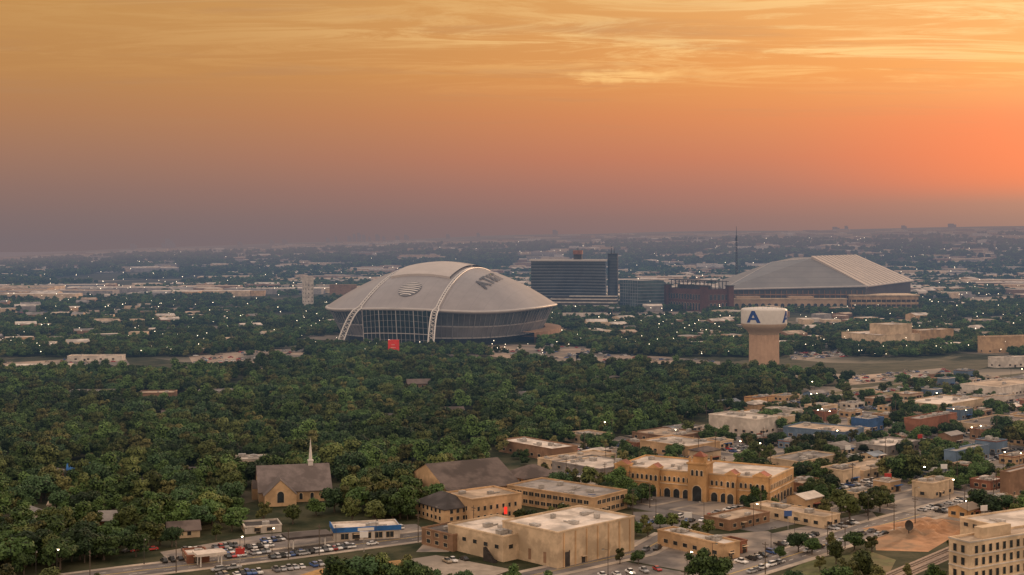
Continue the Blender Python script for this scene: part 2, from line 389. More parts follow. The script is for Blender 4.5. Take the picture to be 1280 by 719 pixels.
pav(0.3,7,h+.5); pav(w-7,w-.3,h+.5); pav(w*.2,w*.2+5,h+.2); pav(w*.7,w*.7+5,h+.2)
b=MB(); b.box(-3.5,5,tw-4.5,tw+4.5,0,h+4); b.box(-4,5.5,tw-5,tw+5,h+4.003,h+4.7)
for sx in (-3.2,4.2):
    for sy in (tw-4.2,tw+3.4): b.box(sx,sx+.8,sy,sy+.8,h+4.7,h+7.2)
b.box(-1.6,3.1,tw-2.6,tw+2.6,h+4.7,h+7.4)
b.face([(-1.9,tw-2.9,h+7.4),(3.4,tw-2.9,h+7.4),(.7,tw,h+9.6)],1);b.face([(3.4,tw-2.9,h+7.4),(3.4,tw+2.9,h+7.4),(.7,tw,h+9.6)],1);b.face([(3.4,tw+2.9,h+7.4),(-1.9,tw+2.9,h+7.4),(.7,tw,h+9.6)],1);b.face([(-1.9,tw+2.9,h+7.4),(-1.9,tw-2.9,h+7.4),(.7,tw,h+9.6)],1)
put("entrance_tower",b.mesh("entrance_tower",[WM['gold'],RM['red']]),parent=P)
put("archway",win_mesh(4.4,7.2,'arch'),(-3.51,tw,0),-math.pi/2,P)
for o_ in (-2.2,0,2.2): put("window",win_mesh(1.2,2.6,'arch'),(-3.51,tw+o_,h-1.2),-math.pi/2,P)
# Church with steeple
X,Y,a,d,w=axis(324,630,297,414,14,27,60)
P=thing("church","tan stone church with grey-brown gabled roof and white steeple","church",(X,Y,0),a); occ_rect(X,Y,a,0,d,-8,w)
M_chr=mat("church_shingle",(.14,.115,.11),.9,.2,.3,second=(.10,.082,.078),sscale=.1)
pitched(P,d,w,5.4,9.6,WM['tan'],M_chr,'x')
add_windows(P,d,w,[1.2],5,1.5,2.9,'arch')
b=MB(); b.box(-2.5,-.004,w/2-3,w/2+3,0,5.2); b.face([(-2.5,w/2+3,5.2),(-2.5,w/2-3,5.2),(-2.5,w/2,8.2)]); b.face([(-2.5,w/2-3.4,5),(-.1,w/2-3.4,5),(-.1,w/2,8.4),(-2.5,w/2,8.4)],1); b.face([(-2.5,w/2+3.4,5),(-2.5,w/2,8.4),(-.1,w/2,8.4),(-.1,w/2+3.4,5)],1)
put("porch",b.mesh("porch",[WM['tan'],M_chr]),parent=P)
b=MB(); sx=d*.75; sy=w*.5
b.box(sx-1.1,sx+1.1,sy-1.1,sy+1.1,11,16.4); b.box(sx-1.35,sx+1.35,sy-1.35,sy+1.35,16.403,16.8)
b.tube((sx,sy,16.8),(sx,sy,18.8),.8,.75,8); b.tube((sx,sy,18.8),(sx,sy,27),.72,.03,8)
put("steeple",b.mesh("steeple",[mat("steeple_paint",(.52,.48,.45),.6,.1)]),parent=P)
x0=d*.06
b=MB(); b.box(x0,x0+14,-8,-.004,0,5); b.face([(x0,-8,5),(x0+14,-8,5),(x0+7,-8,11.5)])
b.face([(x0-.5,-8.4,4.7),(x0-.5,5,4.7),(x0+7,5,11.8),(x0+7,-8.4,11.8)],1); b.face([(x0+14.5,-8.4,4.7),(x0+7,-8.4,11.8),(x0+7,5,11.8),(x0+14.5,5,4.7)],1)
put("cross_gable",b.mesh("cross_gable",[WM['tan'],M_chr]),parent=P)
put("window",win_mesh(3.0,5.0,'arch'),(x0+7,-8.01,1.6),0,P)
def pbuilding(cx,cy,xl,xr,yb_,h,rise,wall,roof,label,ridge='x',hip=False,rows=(),name="building",cat="building",step=4,ww=1.5,wh=1.6,group=None,mw=60,md=80):
    X,Y,a,d,w=axis(cx,cy,xl,xr,yb_,mw,md); P=thing(name,label,cat,(X,Y,0),a,group); occ_rect(X,Y,a,0,d,0,w)
    pitched(P,d,w,h,rise,WM[wall],RM[roof],ridge,hip); add_windows(P,d,w,list(rows),step,ww,wh); return P,d,w
pbuilding(560,632,490,650,30,6.5,9.0,'tan','brown',"big meeting hall with wide dark pitched roof",'x',False,[2],"church_hall",mw=44)
pbuilding(655,610,628,700,36,4.5,4.5,'tan','brown',"brown hipped roof wing behind the hall",'x',True,[2],"church_hall",mw=20)
building(590,655,624,556,652,36,'tan','tan',"two storey tan brick parish building with windows",rows=[1.2,5.0],step=3.2,ww=1.2,wh=1.8,units=2,mw=24)
pbuilding(556,656,519,596,36,6.5,4.5,'tan','dark',"tan brick wing with dark sloping metal roof",'y',True,[1.2,4.2],"parish_building",step=3.2,mw=30)
# blue-trimmed shop
P,d,w,h=building(418,677,661,402,500,14,'white','white',"white car repair shop with blue fascia",rows=[.6],step=4.5,ww=3,wh=2.3,units=2,fascia=RM['blue'],mw=13)
b=MB(); b.box(-.5,d+.5,-.5,-.19,h-1.6,h+.3); b.box(-.5,-.19,-.19,w,h-1.6,h+.3); put("fascia_band",b.mesh("fascia_band",[RM['blue']]),parent=P)
b=MB(); b.box(d*.35,d*.6,-.56,-.503,h-1.3,h-.1); put("sign_panel",b.mesh("sign_panel",[M_white]),parent=P)
def canopy(cx,cy,w_,d_,hh,rz,label,m):
    P=thing("canopy",label,"canopy",(*G(cx,cy),0),rz); b=MB(); b.box(-w_/2,w_/2,-d_/2,d_/2,hh,hh+.9); put("canopy_roof",b.mesh("canopy_roof",[m]),parent=P)
    for x in (-w_*.35,w_*.35):
        for y in (-d_*.3,d_*.3): q=MB(); q.box(-.2,.2,-.2,.2,0,hh-.003); put("post",q.mesh("post",[M_white]),(x,y,0),0,P)
    occ_rect(*G(cx,cy),rz,-w_/2,w_/2,-d_/2,d_/2)
canopy(384,684,18,9,4.4,math.radians(25),"dark flat fuel canopy on four posts",RM['dark'])
canopy(262,706,11,7,4,math.radians(28),"small white canopy with posts beside the road",RM['white'])
building(234,705,694,226,262,22,'brick','white',"small red and white shop by the road",rows=[.8],units=1,mw=12)
building(306,668,658,298,352,18,'white','dark',"white strip shop with dark flat roof",rows=[.8],units=1,mw=12)
# bottom right civic building
P,d,w,h=building(1212,748,677,1186,1400,30,'cream','tan',"four storey cream stone civic building with windows",rows=[1.5,6,10.5,14.6],units=7,step=3.4,ww=1.5,wh=2.5,name="civic_building",fascia=WM['white'])
b=MB()
for z in (5,9.6,14): b.box(-.25,d,-.25,-.006,z,z+.35); b.box(-.25,-.006,0,w,z,z+.35)
put("string_course",b.mesh("string_course",[WM['white']]),parent=P)
b=MB(); b.box(d*.12,d*.3,w*.3,w*.7,h-.7,h+3); put("stair_house",b.mesh("stair_house",[WM['cream']]),parent=P)
building(1262,690,660,1200,1420,30,'cream','white',"cream stone rear wing with pale roof",rows=[6],units=5,step=4.5)
LST=[
(690,577,561,620,722,'brown','white',40,"long low brown building with pale roof",45),
(735,556,545,697,765,'cream','tan',40,"low cream house with tan roof",20),
(750,598,586,690,800,'grey','white',42,"flat-roofed grey warehouse with pale roof",40),
(700,588,577,672,770,'cream','tan',42,"flat tan-roofed cream warehouse",30),
(945,545,524,886,972,'white','white',44,"big white metal warehouse with pale roof",60),
(1056,554,540,979,1080,'bluegrey','tan',52,"long warehouse with blue-grey walls and tan roof",60),
(990,527,513,956,1003,'white','white',44,"white warehouse with pale roof",40),
(1085,541,524,1064,1105,'blue','white',44,"small blue walled shop with white roof",30),
(1150,545,524,1130,1196,'brick','grey',44,"brick red warehouse with grey roof",30),
(1195,584,564,1180,1236,'bluegrey','grey',44,"blue-grey two storey office with windows",20),
(1166,624,604,1140,1192,'cream','tan',44,"cream stucco shop with tan parapet roof",30),
(1262,624,590,1250,1330,'brown','grey',44,"brown brick office with dark windows",30),
(1080,600,588,1040,1130,'cream','tan',44,"low cream shop row with tan roof",30),
(1000,592,577,960,1050,'cream','grey',44,"low cream workshop with grey roof",30),
(860,573,558,800,900,'tan','white',44,"tan workshop with white flat roof",40),
(840,556,546,790,880,'brown','tan',44,"brown low workshop with tan roof",40),
(1110,570,558,1070,1150,'grey','white',44,"grey workshop with white roof",30),
(1240,545,532,1195,1290,'cream','dark',44,"cream shop with dark flat roof",35),
(1180,520,506,1128,1230,'cream','white',44,"cream warehouse with pale roof",40),
(1250,498,484,1200,1300,'white','tan',44,"white warehouse with tan roof",40),
(1100,437,419,1052,1150,'cream','white',30,"pale cream factory block with flat roof",60),
(1112,436,406,1086,1140,'cream','white',30,"taller cream factory block",30),
(1150,434,413,1135,1192,'tan','white',30,"tan factory wing with pale roof",40),
(1232,442,421,1222,1330,'tan','tan',18,"large tan warehouse with sunlit roof",60),
(1245,460,447,1235,1320,'white','white',18,"white shed with pale roof",30),
(6,464,457,0,84,'white','white',4,"long low white shed beside car park",22),
(84,452,445,80,152,'white','tan',4,"long low white building beside car park",18),
(325,470,463,315,392,'cream','brown',6,"low cream building amid trees",20),
(84,500,490,78,138,'grey','grey',5,"grey-roofed house amid dense trees",18),
(172,500,491,168,217,'brown','tan',5,"tan-roofed school block amid trees",18),
(247,497,489,243,298,'grey','grey',6,"grey-roofed block amid dense trees",16),
(292,584,574,288,336,'white','white',10,"white-roofed building amid trees",14),
(560,384,366,545,600,'grey','grey',10,"grey low building by the stadium",40),
(700,400,392,690,760,'white','white',6,"white low building by the stadium",20),
]
for q in LST: building(q[0],q[1],q[2],q[3],q[4],q[7],q[5],q[6],q[8],units=6 if q[1]>500 else 2,rows=([1.2] if q[1]>480 else [1.5]),step=6 if q[1]>480 else 12,mw=q[9])
pbuilding(84,594,80,110,12,3,2.2,'cream','blue',"small house with bright blue roof amid trees",'x',False,[1],"house","house",mw=9)
pbuilding(510,486,507,540,12,4,3,'brown','brown',"house with brown gabled roof amid trees",'x',False,[1],"house","house",mw=13)
pbuilding(210,674,205,250,18,3.2,2.6,'cream','brown',"cream house with brown gabled roof",'x',False,[1],"house","house",mw=11)
hr=random.Random(21)
for (hx_,hy_) in [(60,560),(150,545),(230,560),(330,540),(420,560),(470,530),(560,520),(610,540),(690,520),(760,505),(840,498),(650,500),(350,510),(200,525),(120,620),(190,610),(240,600),(60,640),(130,660),(45,600),(330,570),(730,480),(820,478),(420,500),(560,490),(900,480),(18,655),(165,640),(470,565)]:
    hx_+=hr.uniform(-12,12)
    pbuilding(hx_,hy_,hx_-6,hx_+1700*13/(F*H/(hy_-300)),hr.choice([8,14,22]),3.2,hr.uniform(2.2,3),hr.choice(['cream','white','brick']),hr.choice(['brown','grey','tan','dark','grey']),"small suburban house with pitched roof amid trees",hr.choice(['x','x','y']),hr.random()<.5,[1],"house","house",mw=10,md=15,group="suburban houses among the trees")
# ---------------- STADIUM
th=math.radians(18); SC=(-84,1664)
ST=thing("domed_stadium","huge silver domed stadium with twin arches and glass end","stadium",(SC[0],SC[1],0),math.radians(-90)-th)
A_=150;B_=134;q_=2.3
def rim(ph): return 37.0+5*abs(math.cos(ph))**6+3.5*abs(math.sin(ph))**4
def plan(ph,r=1.0):
    c,s=math.cos(ph),math.sin(ph); return (A_*r*math.copysign(abs(c)**(2/q_),c), B_*r*math.copysign(abs(s)**(2/q_),s))
def roofz_uv(u,v_):
    r=(abs(u/A_)**q_+abs(v_/B_)**q_)**(1/q_)
    cu=math.copysign(abs(u/A_)**(q_/2),u); sv=math.copysign(abs(v_/B_)**(q_/2),v_); ph=math.atan2(sv,cu); R=rim(ph)
    return R+(90.5-R)*(1-min(r,1.02)**1.9)
b=MB(); nr,npn=28,120
for i in range(nr+1):
    for j in range(npn):
        x,y=plan(2*math.pi*j/npn,max(i/nr,.001)); b.v.append((x,y,roofz_uv(x,y)))
for i in range(nr):
    for j in range(npn):
        k=(j+1)%npn; b.f.append((i*npn+j,(i+1)*npn+j,(i+1)*npn+k,i*npn+k)); b.m.append(0)
m,t,g=base_mat("stadium_roof"); p=nd(t,"ShaderNodeBsdfPrincipled"); p.inputs['Roughness'].default_value=.5; p.inputs['Metallic'].default_value=.1
tc=nd(t,"ShaderNodeTexCoord").outputs['Object']; sp=nd(t,"ShaderNodeSeparateXYZ"); t.links.new(tc,sp.inputs[0])
fr=mth(t,'FRACT',mth(t,'MULTIPLY',sp.outputs[1],1/13)); line=mth(t,'LESS_THAN',fr,.06)
c=mixc(t,rng01(t,noi(t,tc,.02,5,.7),.3,.7),(.225,.20,.195),(.285,.255,.25)); c=mixc(t,mth(t,'MULTIPLY',line,.22),c,(.14,.13,.13))
t.links.new(c,p.inputs['Base Color']); t.links.new(p.outputs[0],g.inputs[0]); M_sroof=m
put("roof",b.mesh("roof",[M_sroof],True),parent=ST)
M_silver=mat("silver_trim",(.46,.42,.40),.5,.08,.1,metal=.1)
M_wallp=mat("stadium_cladding",(.19,.18,.18),.45,.3,.03,metal=.1)
M_sg=mat("stadium_glass",(.02,.035,.042),.18,.4,.05,spec=.6)
b=MB()
def ring(prof,n=120):
    k=len(b.v)
    for (dr,dz) in prof:
        for j in range(n):
            ph=2*math.pi*j/n; x,y=plan(ph); l=math.hypot(x,y); b.v.append((x*(l+dr)/l,y*(l+dr)/l,rim(ph)+dz))
    for i in range(len(prof)-1):
        for j in range(n):
            j2=(j+1)%n; b.f.append((k+i*n+j,k+i*n+j2,k+(i+1)*n+j2,k+(i+1)*n+j)); b.m.append(0)
ring([(-7,-3.6),(.6,-1.8),(1.2,-.3),(.6,.6),(-2,1.2),(-4,1.2)])
put("roof_edge",b.mesh("roof_edge",[M_silver],True),parent=ST)
b=MB(); n=120; lev=[(-22,0),(-20,.2),(-19.5,.24),(-13,.56),(-12,.60),(-6,.98)]
for dr,fz in lev:
    for j in range(n):
        ph=2*math.pi*j/n; x,y=plan(ph); l=math.hypot(x,y); b.v.append((x*(l+dr)/l,y*(l+dr)/l,(rim(ph)-2.5)*fz))
for i in range(len(lev)-1):
    for j in range(n):
        j2=(j+1)%n; b.f.append((i*n+j,i*n+j2,(i+1)*n+j2,(i+1)*n+j)); b.m.append([1,2,0,2,3][i])
for j in range(n):
    ph=2*math.pi*(j+.5)/n; x,y=plan(ph); l=math.hypot(x,y)
    if abs(y)<46: continue
    pts=[]
    for dr,fz in ((-20,.2),(-12.4,.58),(-5.5,.97)):
        pts.append(Vector((x*(l+dr+.5)/l,y*(l+dr+.5)/l,(rim(ph)-2.5)*fz)))
    for i in range(2): b.tube(pts[i],pts[i+1],.26 if j%4 else .6,n=4,m=4)
put("wall",b.mesh("wall",[M_wallp,M_glass,M_silver,mat("stadium_panel_glass",(.09,.10,.11),.25,.4,.04,spec=.6),mat("fin_metal",(.27,.26,.255),.5,.1)]),parent=ST)
for sgn in (1,-1):
    b=MB(); N=16; hw=42
    def gp_(s,f): 
        y=-hw+2*hw*s; u=(141+6*f+3*(1-(y/hw)**2)); return (sgn*u,y,f*(roofz_uv(146,y)-1.5))
    for i in range(N):
        for j in range(6): 
            b.face([gp_(i/N,j/6),gp_((i+1)/N,j/6),gp_((i+1)/N,(j+1)/6),gp_(i/N,(j+1)/6)],0)
    put("end_glass",b.mesh("end_glass",[M_sg]),parent=ST)
    b=MB()
    for i in range(0,N+1):
        a0=Vector(gp_(i/N,0));a1=Vector(gp_(i/N,1)); o=Vector((sgn*.4,0,0)); b.tube(a0+o,a1+o,.2 if i%4 else .5,n=4)
    for j in (1,2,3,4,5): 
        for i in range(N): o=Vector((sgn*.4,0,0)); b.tube(Vector(gp_(i/N,j/6))+o,Vector(gp_((i+1)/N,j/6))+o,.13 if j!=2 else .5,n=4)
    put("glass_mullions",b.mesh("glass_mullions",[M_silver]),parent=ST)
for v0 in (-47,47):
    path=[]
    for u in np.linspace(-146,146,60): path.append((u,v0*(1-.12*(1-(abs(u)/146)**2)),roofz_uv(u,v0)+1.6))
    zt=path[-1][2]
    def leg(s):
        out=[]
        for k in np.linspace(0,1,12)[1:]: out.append((s*(146+36*k**.8),v0*(1+.16*k),zt*(1-k**1.4)))
        return out
    L1,L2=leg(-1)[::-1],leg(1)
    full=L1+path+L2
    b=MB()
    def wdt(i): return 1.6 if 11<=i<len(full)-12 else 3.4
    for i in range(len(full)-1):
        a0=Vector(full[i]);a1=Vector(full[i+1]); lg=not(11<=i<len(full)-12); r_=.75 if lg else .6
        for sy in (-1,1): b.tube(a0+Vector((0,sy*wdt(i),0)),a1+Vector((0,sy*wdt(i+1),0)),r_,n=6,cap=False)
        for s2 in (-1,1): b.tube(a0+Vector((0,wdt(i)*s2,0)),a1+Vector((0,-wdt(i+1)*s2,0)),.32,n=4,cap=False)
    put("arch",b.mesh("arch",[mat("arch_white",(.60,.56,.53),.5,.06,.1)],False),parent=ST)
    b=MB()
    for i in range(len(path)-1):
        (u0,y0,z0_),(u1,y1,z1_)=path[i],path[i+1]; q4=3.2
        b.face([(u0,y0-q4,z0_-.9),(u1,y1-q4,z1_-.9),(u1,y1+q4,z1_-.9),(u0,y0+q4,z0_-.9)]); b.face([(u0,y0-q4,z0_-3.4),(u1,y1-q4,z1_-3.4),(u1,y1-q4,z1_-.9),(u0,y0-q4,z0_-.9)]); b.face([(u1,y1+q4,z1_-3.4),(u0,y0+q4,z0_-3.4),(u0,y0+q4,z0_-.9),(u1,y1+q4,z1_-.9)])
    put("roof_rib",b.mesh("roof_rib",[mat("roof_rib_metal",(.36,.32,.305),.55,.08,.1)]),parent=ST)
for sgn in (1,-1):
    b=MB(); us=np.linspace(2,76,16); vs=np.linspace(-37,37,12)
    for i in range(15):
        for j in range(11):
            b.face([(sgn*us[a],vs[c_],roofz_uv(sgn*us[a],vs[c_])+2.4) for a,c_ in ((i,j),(i+1,j),(i+1,j+1),(i,j+1))])
    for j in range(11): 
        for uu in (us[0],us[-1]): b.face([(sgn*uu,vs[j],roofz_uv(sgn*uu,vs[j])),(sgn*uu,vs[j+1],roofz_uv(sgn*uu,vs[j+1])),(sgn*uu,vs[j+1],roofz_uv(sgn*uu,vs[j+1])+2.4),(sgn*uu,vs[j],roofz_uv(sgn*uu,vs[j])+2.4)])
    put("sliding_roof_panel",b.mesh("sliding_roof_panel",[mat("sliding_roof",(.38,.335,.31),.6,.08,.05)]),parent=ST)
LU,LV,LR=112,2,13
M_ed=mat("emblem_dark",(.12,.115,.12),.6,.1)
b=MB()
def gdisc(sc_,hgt): return [(LU-1.25*sc_*LR*math.sin(a_),LV+sc_*LR*math.cos(a_),roofz_uv(LU-1.25*sc_*LR*math.sin(a_),LV+sc_*LR*math.cos(a_))+hgt) for a_ in np.linspace(0,2*math.pi,29)[:-1]]
b.face(gdisc(1.0,.7)); put("emblem_disc",b.mesh("emblem_disc",[M_ed]),parent=ST)
b=MB()
for (z_,th_) in [(-.82,.10),(-.56,.12),(-.3,.12),(-.04,.12),(.22,.12),(.48,.11),(.72,.10)]:
    N=14
    for i in range(N):
        s0,s1=-.98+1.96*i/N,-.98+1.96*(i+1)/N
        pts=[]
        for s_,e_ in ((s0,-1),(s1,-1),(s1,1),(s0,1)):
            bow=.14*(1-s_*s_); zz=z_+bow-.05+e_*th_/2*math.sqrt(max(0,1-s_*s_*.9))
            wd_=math.sqrt(max(0,1-min(1,zz*zz))); vv=LV+s_*wd_*LR; uu=LU-zz*LR*1.25; pts.append((uu,vv,roofz_uv(uu,vv)+1.1))
        b.face(pts)
put("globe_emblem",b.mesh("globe_emblem",[mat("emblem_pale",(.55,.51,.485),.6,.05)]),parent=ST)
def text_mesh(txt,size,extr=0,off=.0):
    cu=bpy.data.curves.new("txt",'FONT'); cu.body=txt; cu.size=size; cu.extrude=extr; cu.offset=off; cu.align_x='CENTER'; cu.align_y='CENTER'; cu.resolution_u=3
    o=bpy.data.objects.new("txt",cu); COL.objects.link(o); bpy.context.view_layer.update(); dg=bpy.context.evaluated_depsgraph_get()
    me=bpy.data.meshes.new_from_object(o.evaluated_get(dg)); bpy.data.objects.remove(o,do_unlink=True); return me
me=text_mesh("AT&T",22,0,.35)
# letters run along the right slope (away from the glass end), readable from that side
for vv in me.vertices:
    x,y=vv.co.x,vv.co.y; u_=38-x*1.25; v2=74-y*1.05; vv.co=(u_,v2,roofz_uv(u_,v2)+1.3)
me.materials.clear(); me.materials.append(mat("logo_paint",(.07,.07,.08),.6,.1)); put("roof_lettering",me,parent=ST)
occ_rect(SC[0],SC[1],math.radians(-90)-th,-165,185,-138,138)
b=MB()
for k,(r0,r1,zz) in enumerate([(0,12,7),(0,6,12)]):
    for j in range(24,48):
        p0=2*math.pi*j/120;p1=2*math.pi*(j+1)/120
        for (ra_,rb_,za,zb) in ((r1,r1,0,zz),(r1,r0-14,zz,zz)):
            q=[]
            for ph,rr,z_ in ((p0,ra_,za),(p1,ra_,za),(p1,rb_,zb),(p0,rb_,zb)):
                x,y=plan(ph); l=math.hypot(x,y); q.append((x*(l+rr)/l,y*(l+rr)/l,z_))
            b.face(q)
put("podium",b.mesh("podium",[WM['brown']]),parent=ST)
P=thing("banner_board","tall red banner board on posts near the stadium","sign",(*G(492,450),0)); b=MB(); b.box(-5.5,5.5,-.4,.4,3,20); put("banner_face",b.mesh("banner_face",[mat("banner_red",(.62,.035,.02),.6,.1)]),parent=P)
b=MB()
for r_ in range(3): b.box(-3.2+r_*.5,2.8-r_*.7,-.5,-.405,9+r_*2.8,9.9+r_*2.8)
put("banner_graphic",b.mesh("banner_graphic",[mat("banner_pale",(.7,.25,.2),.6,.1)]),parent=P)
for x in (-4,4): q=MB(); q.tube((x,0,0),(x,0,3),.4); put("post",q.mesh("post",[M_metal]),parent=P)
# ---------------- HOTEL
X,Y=G(757,386); 
HT=thing("hotel_tower","dark glass hotel slab with pale horizontal floor bands","hotel",(X,Y,0),math.radians(172)); hx=130
def curve(s): return (s*hx, -16*(4*s*(1-s))*-.6)
b=MB(); N=14; hh=82
for i in range(N):
    x0,y0=curve(i/N);x1,y1=curve((i+1)/N)
    b.face([(x0,-y0,0),(x1,-y1,0),(x1,-y1,hh),(x0,-y0,hh)][::-1],0); b.face([(x0,-y0-24,0),(x1,-y1-24,0),(x1,-y1-24,hh),(x0,-y0-24,hh)],0); b.face([(x0,-y0,hh),(x1,-y1,hh),(x1,-y1-24,hh),(x0,-y0-24,hh)],1)
b.face([(0,0,0),(0,-24,0),(0,-24,hh),(0,0,hh)]); b.face([(hx,0,0),(hx,-24,0),(hx,-24,hh),(hx,0,hh)])
put("glass_facade",b.mesh("glass_facade",[mat("hotel_glass",(.022,.03,.04),.15,.5,.03,spec=.6),RM['dark']]),parent=HT)
b=MB()
for f in range(1,16):
    z=f*5.2+.5
    for i in range(N):
        x0,y0=curve(i/N);x1,y1=curve((i+1)/N); b.face([(x0,-y0+.6,z),(x1,-y1+.6,z),(x1,-y1+.6,z+.8),(x0,-y0+.6,z+.8)][::-1]); b.face([(x0,-y0,z+.8),(x1,-y1,z+.8),(x1,-y1+.6,z+.8),(x0,-y0+.6,z+.8)])
put("floor_bands",b.mesh("floor_bands",[mat("band_grey",(.25,.245,.25),.5,.15,.1)]),parent=HT)
b=MB(); b.box(-3,hx+3,-28,4,hh+.01,hh+3.2); put("roof_slab",b.mesh("roof_slab",[mat("slab_pale",(.55,.50,.47),.6,.1)]),parent=HT)
b=MB(); b.box(42,56,-20,-4,hh+3.4,hh+12); b.box(41,57,-21,-3,hh+12.01,hh+19,1); put("penthouse",b.mesh("penthouse",[RM['dark'],WM['brick']]),parent=HT)
b=MB(); b.lathe([(9,0),(9,hh+12),(9.6,hh+12.01),(9.6,hh+13.5),(.1,hh+13.6)],28); put("end_drum",b.mesh("end_drum",[mat("drum_dark",(.04,.05,.065),.3,.2,.05)]),(-12,-10,0),0,HT)
b=MB()
for f in range(1,18): b.lathe([(9.1,f*5.2+.5),(9.35,f*5.2+.5),(9.35,f*5.2+1.1),(9.1,f*5.2+1.1)],28)
put("drum_bands",b.mesh("drum_bands",[mat("band_dim",(.14,.145,.155),.5,.15,.1)]),(-12,-10,0),0,HT)
b=MB(); b.tube((-9,-12,hh+13),(-9,-12,hh+27),.9,.4,6); b.tube((-14,-12,hh+13),(-14,-12,hh+22),.8,.4,6); b.tube((49,-12,hh+19),(49,-12,hh+24),.6,.3,6); put("mast",b.mesh("mast",[M_dark]),parent=HT)
b=MB()
for k in range(4): b.box(-22,92,8,36,k*5.5,k*5.5+2.4,0); b.box(-19,89,10,35,k*5.5+2.4,k*5.5+5.5,1)
b.box(-22,60,8,36,22,23,0); put("podium",b.mesh("podium",[WM['white'],M_dark]),parent=HT)
occ_rect(X,Y,math.radians(172),-30,hx+5,-30,36)
M_gg=mat("office_glass",(.06,.085,.085),.15,.5,.03,spec=.8)
P,d,w,h=building(800,388,351,774,830,30,'bluegrey','grey',"low grey-green glass office block beside the hotel",rows=[],units=1,door=False,name="glass_office",mw=60)
for o in P.children:
    if o.name.startswith("wall"): o.data.materials[0]=M_gg
b=MB()
for k in range(1,9): b.box(-.5,-.01,0,w,k*5.5,k*5.5+.7); b.box(0,d,-.5,-.01,k*5.5,k*5.5+.7)
for k in range(1,int(w/7)): b.box(-.45,-.01,k*7,k*7+.5,0,h)
put("floor_bands",b.mesh("floor_bands",[MC['band_grey']]),parent=P)
# ---------------- old brick ballpark
M_db=mat("dark_red_brick",(.12,.055,.042),.85,.25,.05)
P,d,w,h=building(880,390,362,834,912,28,'brick','dark',"dark red brick ballpark with open arched walls",rows=[],units=0,door=False,name="brick_ballpark",cat="stadium",mw=110)
for o in P.children:
    if o.name.startswith("wall") or o.name.startswith("cornice"): o.data.materials[0]=M_db
add_windows(P,d,w,[2],8,5,12,'arch',name="archway"); add_windows(P,d,w,[19],8,5.5,9,'rect')
for (x,y) in ((0,0),(d,0),(0,w)):
    b=MB(); b.box(x-5,x+5,y-5,y+5,0,h+5); b.box(x-6,x+6,y-6,y+6,h+5,h+6.2,1); put("corner_tower",b.mesh("corner_tower",[M_db,RM['dark']]),parent=P)
b=MB()
for k in range(9):
    y=w*(k+.5)/9; b.box(4,5,y-.5,y+.5,h-1,h+14); b.tube((4.5,y,h+14),(24,y,h+9),.5,n=4)
for k in range(7):
    x=d*(k+.5)/7; b.box(x-.5,x+.5,4,5,h-1,h+14)
b.box(2,26,0,w,h+14,h+15.2,0); b.box(26,d,2,22,h+12,h+13.2,0); b.box(14,22,w*.1,w*.9,h-1,h+6,0)
put("upper_stand",b.mesh("upper_stand",[RM['dark']]),parent=P)
# ---------------- gabled roof ballpark
def W3(px,py,D): return Vector(((px-640)*D/F,D,ZP(py,D)))
FL,FR,BR=W3(903,362,2310),W3(1084,358,2310),W3(1142,351,2520)
RA,RB,RC=W3(964,328,2440),W3(1014,323,2400),W3(1070,321,2600)
BL=Vector((FL.x+40,2640,38)); BB=Vector((BR.x-20,2700,46)); RD=W3(992,322,2600)
org=Vector((FL.x,FL.y,0))
P=thing("gabled_stadium","vast ballpark with grey pitched retractable roof and brick walls","stadium",org)
R_=lambda v_:tuple(v_-org)
mseam,t,g=base_mat("seamed_roof"); p=nd(t,"ShaderNodeBsdfPrincipled"); p.inputs['Roughness'].default_value=.55
tc=nd(t,"ShaderNodeTexCoord").outputs['Object']; sp=nd(t,"ShaderNodeSeparateXYZ"); t.links.new(tc,sp.inputs[0])
line=mth(t,'LESS_THAN',mth(t,'FRACT',mth(t,'MULTIPLY',sp.outputs[2],1/9)),.12)
c=mixc(t,rng01(t,noi(t,tc,.02,5,.7),.3,.7),(.15,.14,.135),(.195,.18,.17)); c=mixc(t,mth(t,'MULTIPLY',line,.35),c,(.09,.085,.085)); t.links.new(c,p.inputs['Base Color']); t.links.new(p.outputs[0],g.inputs[0])
b=MB(); RM1=RA.lerp(RB,.0)
b.face([R_(FL),R_(FR),R_(RB)],0); b.face([R_(FL),R_(RB),R_(RA)],0); b.face([R_(BL),R_(FL),R_(RA),R_(RD)],0); b.face([R_(RA),R_(RB),R_(RC),R_(RD)],0); b.face([R_(BB),R_(BL),R_(RD),R_(RC)],0); b.face([R_(BR),R_(BB),R_(RC)],0)
put("roof",b.mesh("roof",[mseam]),parent=P)
b=MB(); b.tube(R_(FL),R_(FR),1.6,n=6); b.tube(R_(FR),R_(BR),1.6,n=6); b.tube(R_(RA),R_(RB),.8,n=6); b.tube(R_(FL),R_(RA),.8,n=6)
put("roof_edge",b.mesh("roof_edge",[M_silver]),parent=P)
b=MB(); up=Vector((0,0,3)); u6=Vector((0,0,5))
def sp_(a_,c_): return FR.lerp(BR,a_).lerp((RB+up).lerp(RC+up,a_),c_)+Vector((0,0,1.2))
b.face([R_(sp_(0,0)),R_(sp_(1,0)),R_(sp_(1,1)),R_(sp_(0,1))],0); b.face([R_(sp_(0,0)-u6),R_(sp_(0,0)),R_(sp_(0,1)),R_(sp_(0,1)-u6)],0)
put("sliding_roof_panel",b.mesh("sliding_roof_panel",[mat("bright_roof",(.40,.335,.285),.6,.1,.05)]),parent=P)
b=MB()
for k in range(1,12): b.tube(R_(sp_(k/12,0)+Vector((0,0,.3))),R_(sp_(k/12,1)+Vector((0,0,.3))),.35,n=4)
put("roof_seams",b.mesh("roof_seams",[mat("roof_seam",(.30,.255,.22),.6,.1)]),parent=P)
b=MB()
g0=[FL,FR,BR,BB,BL]
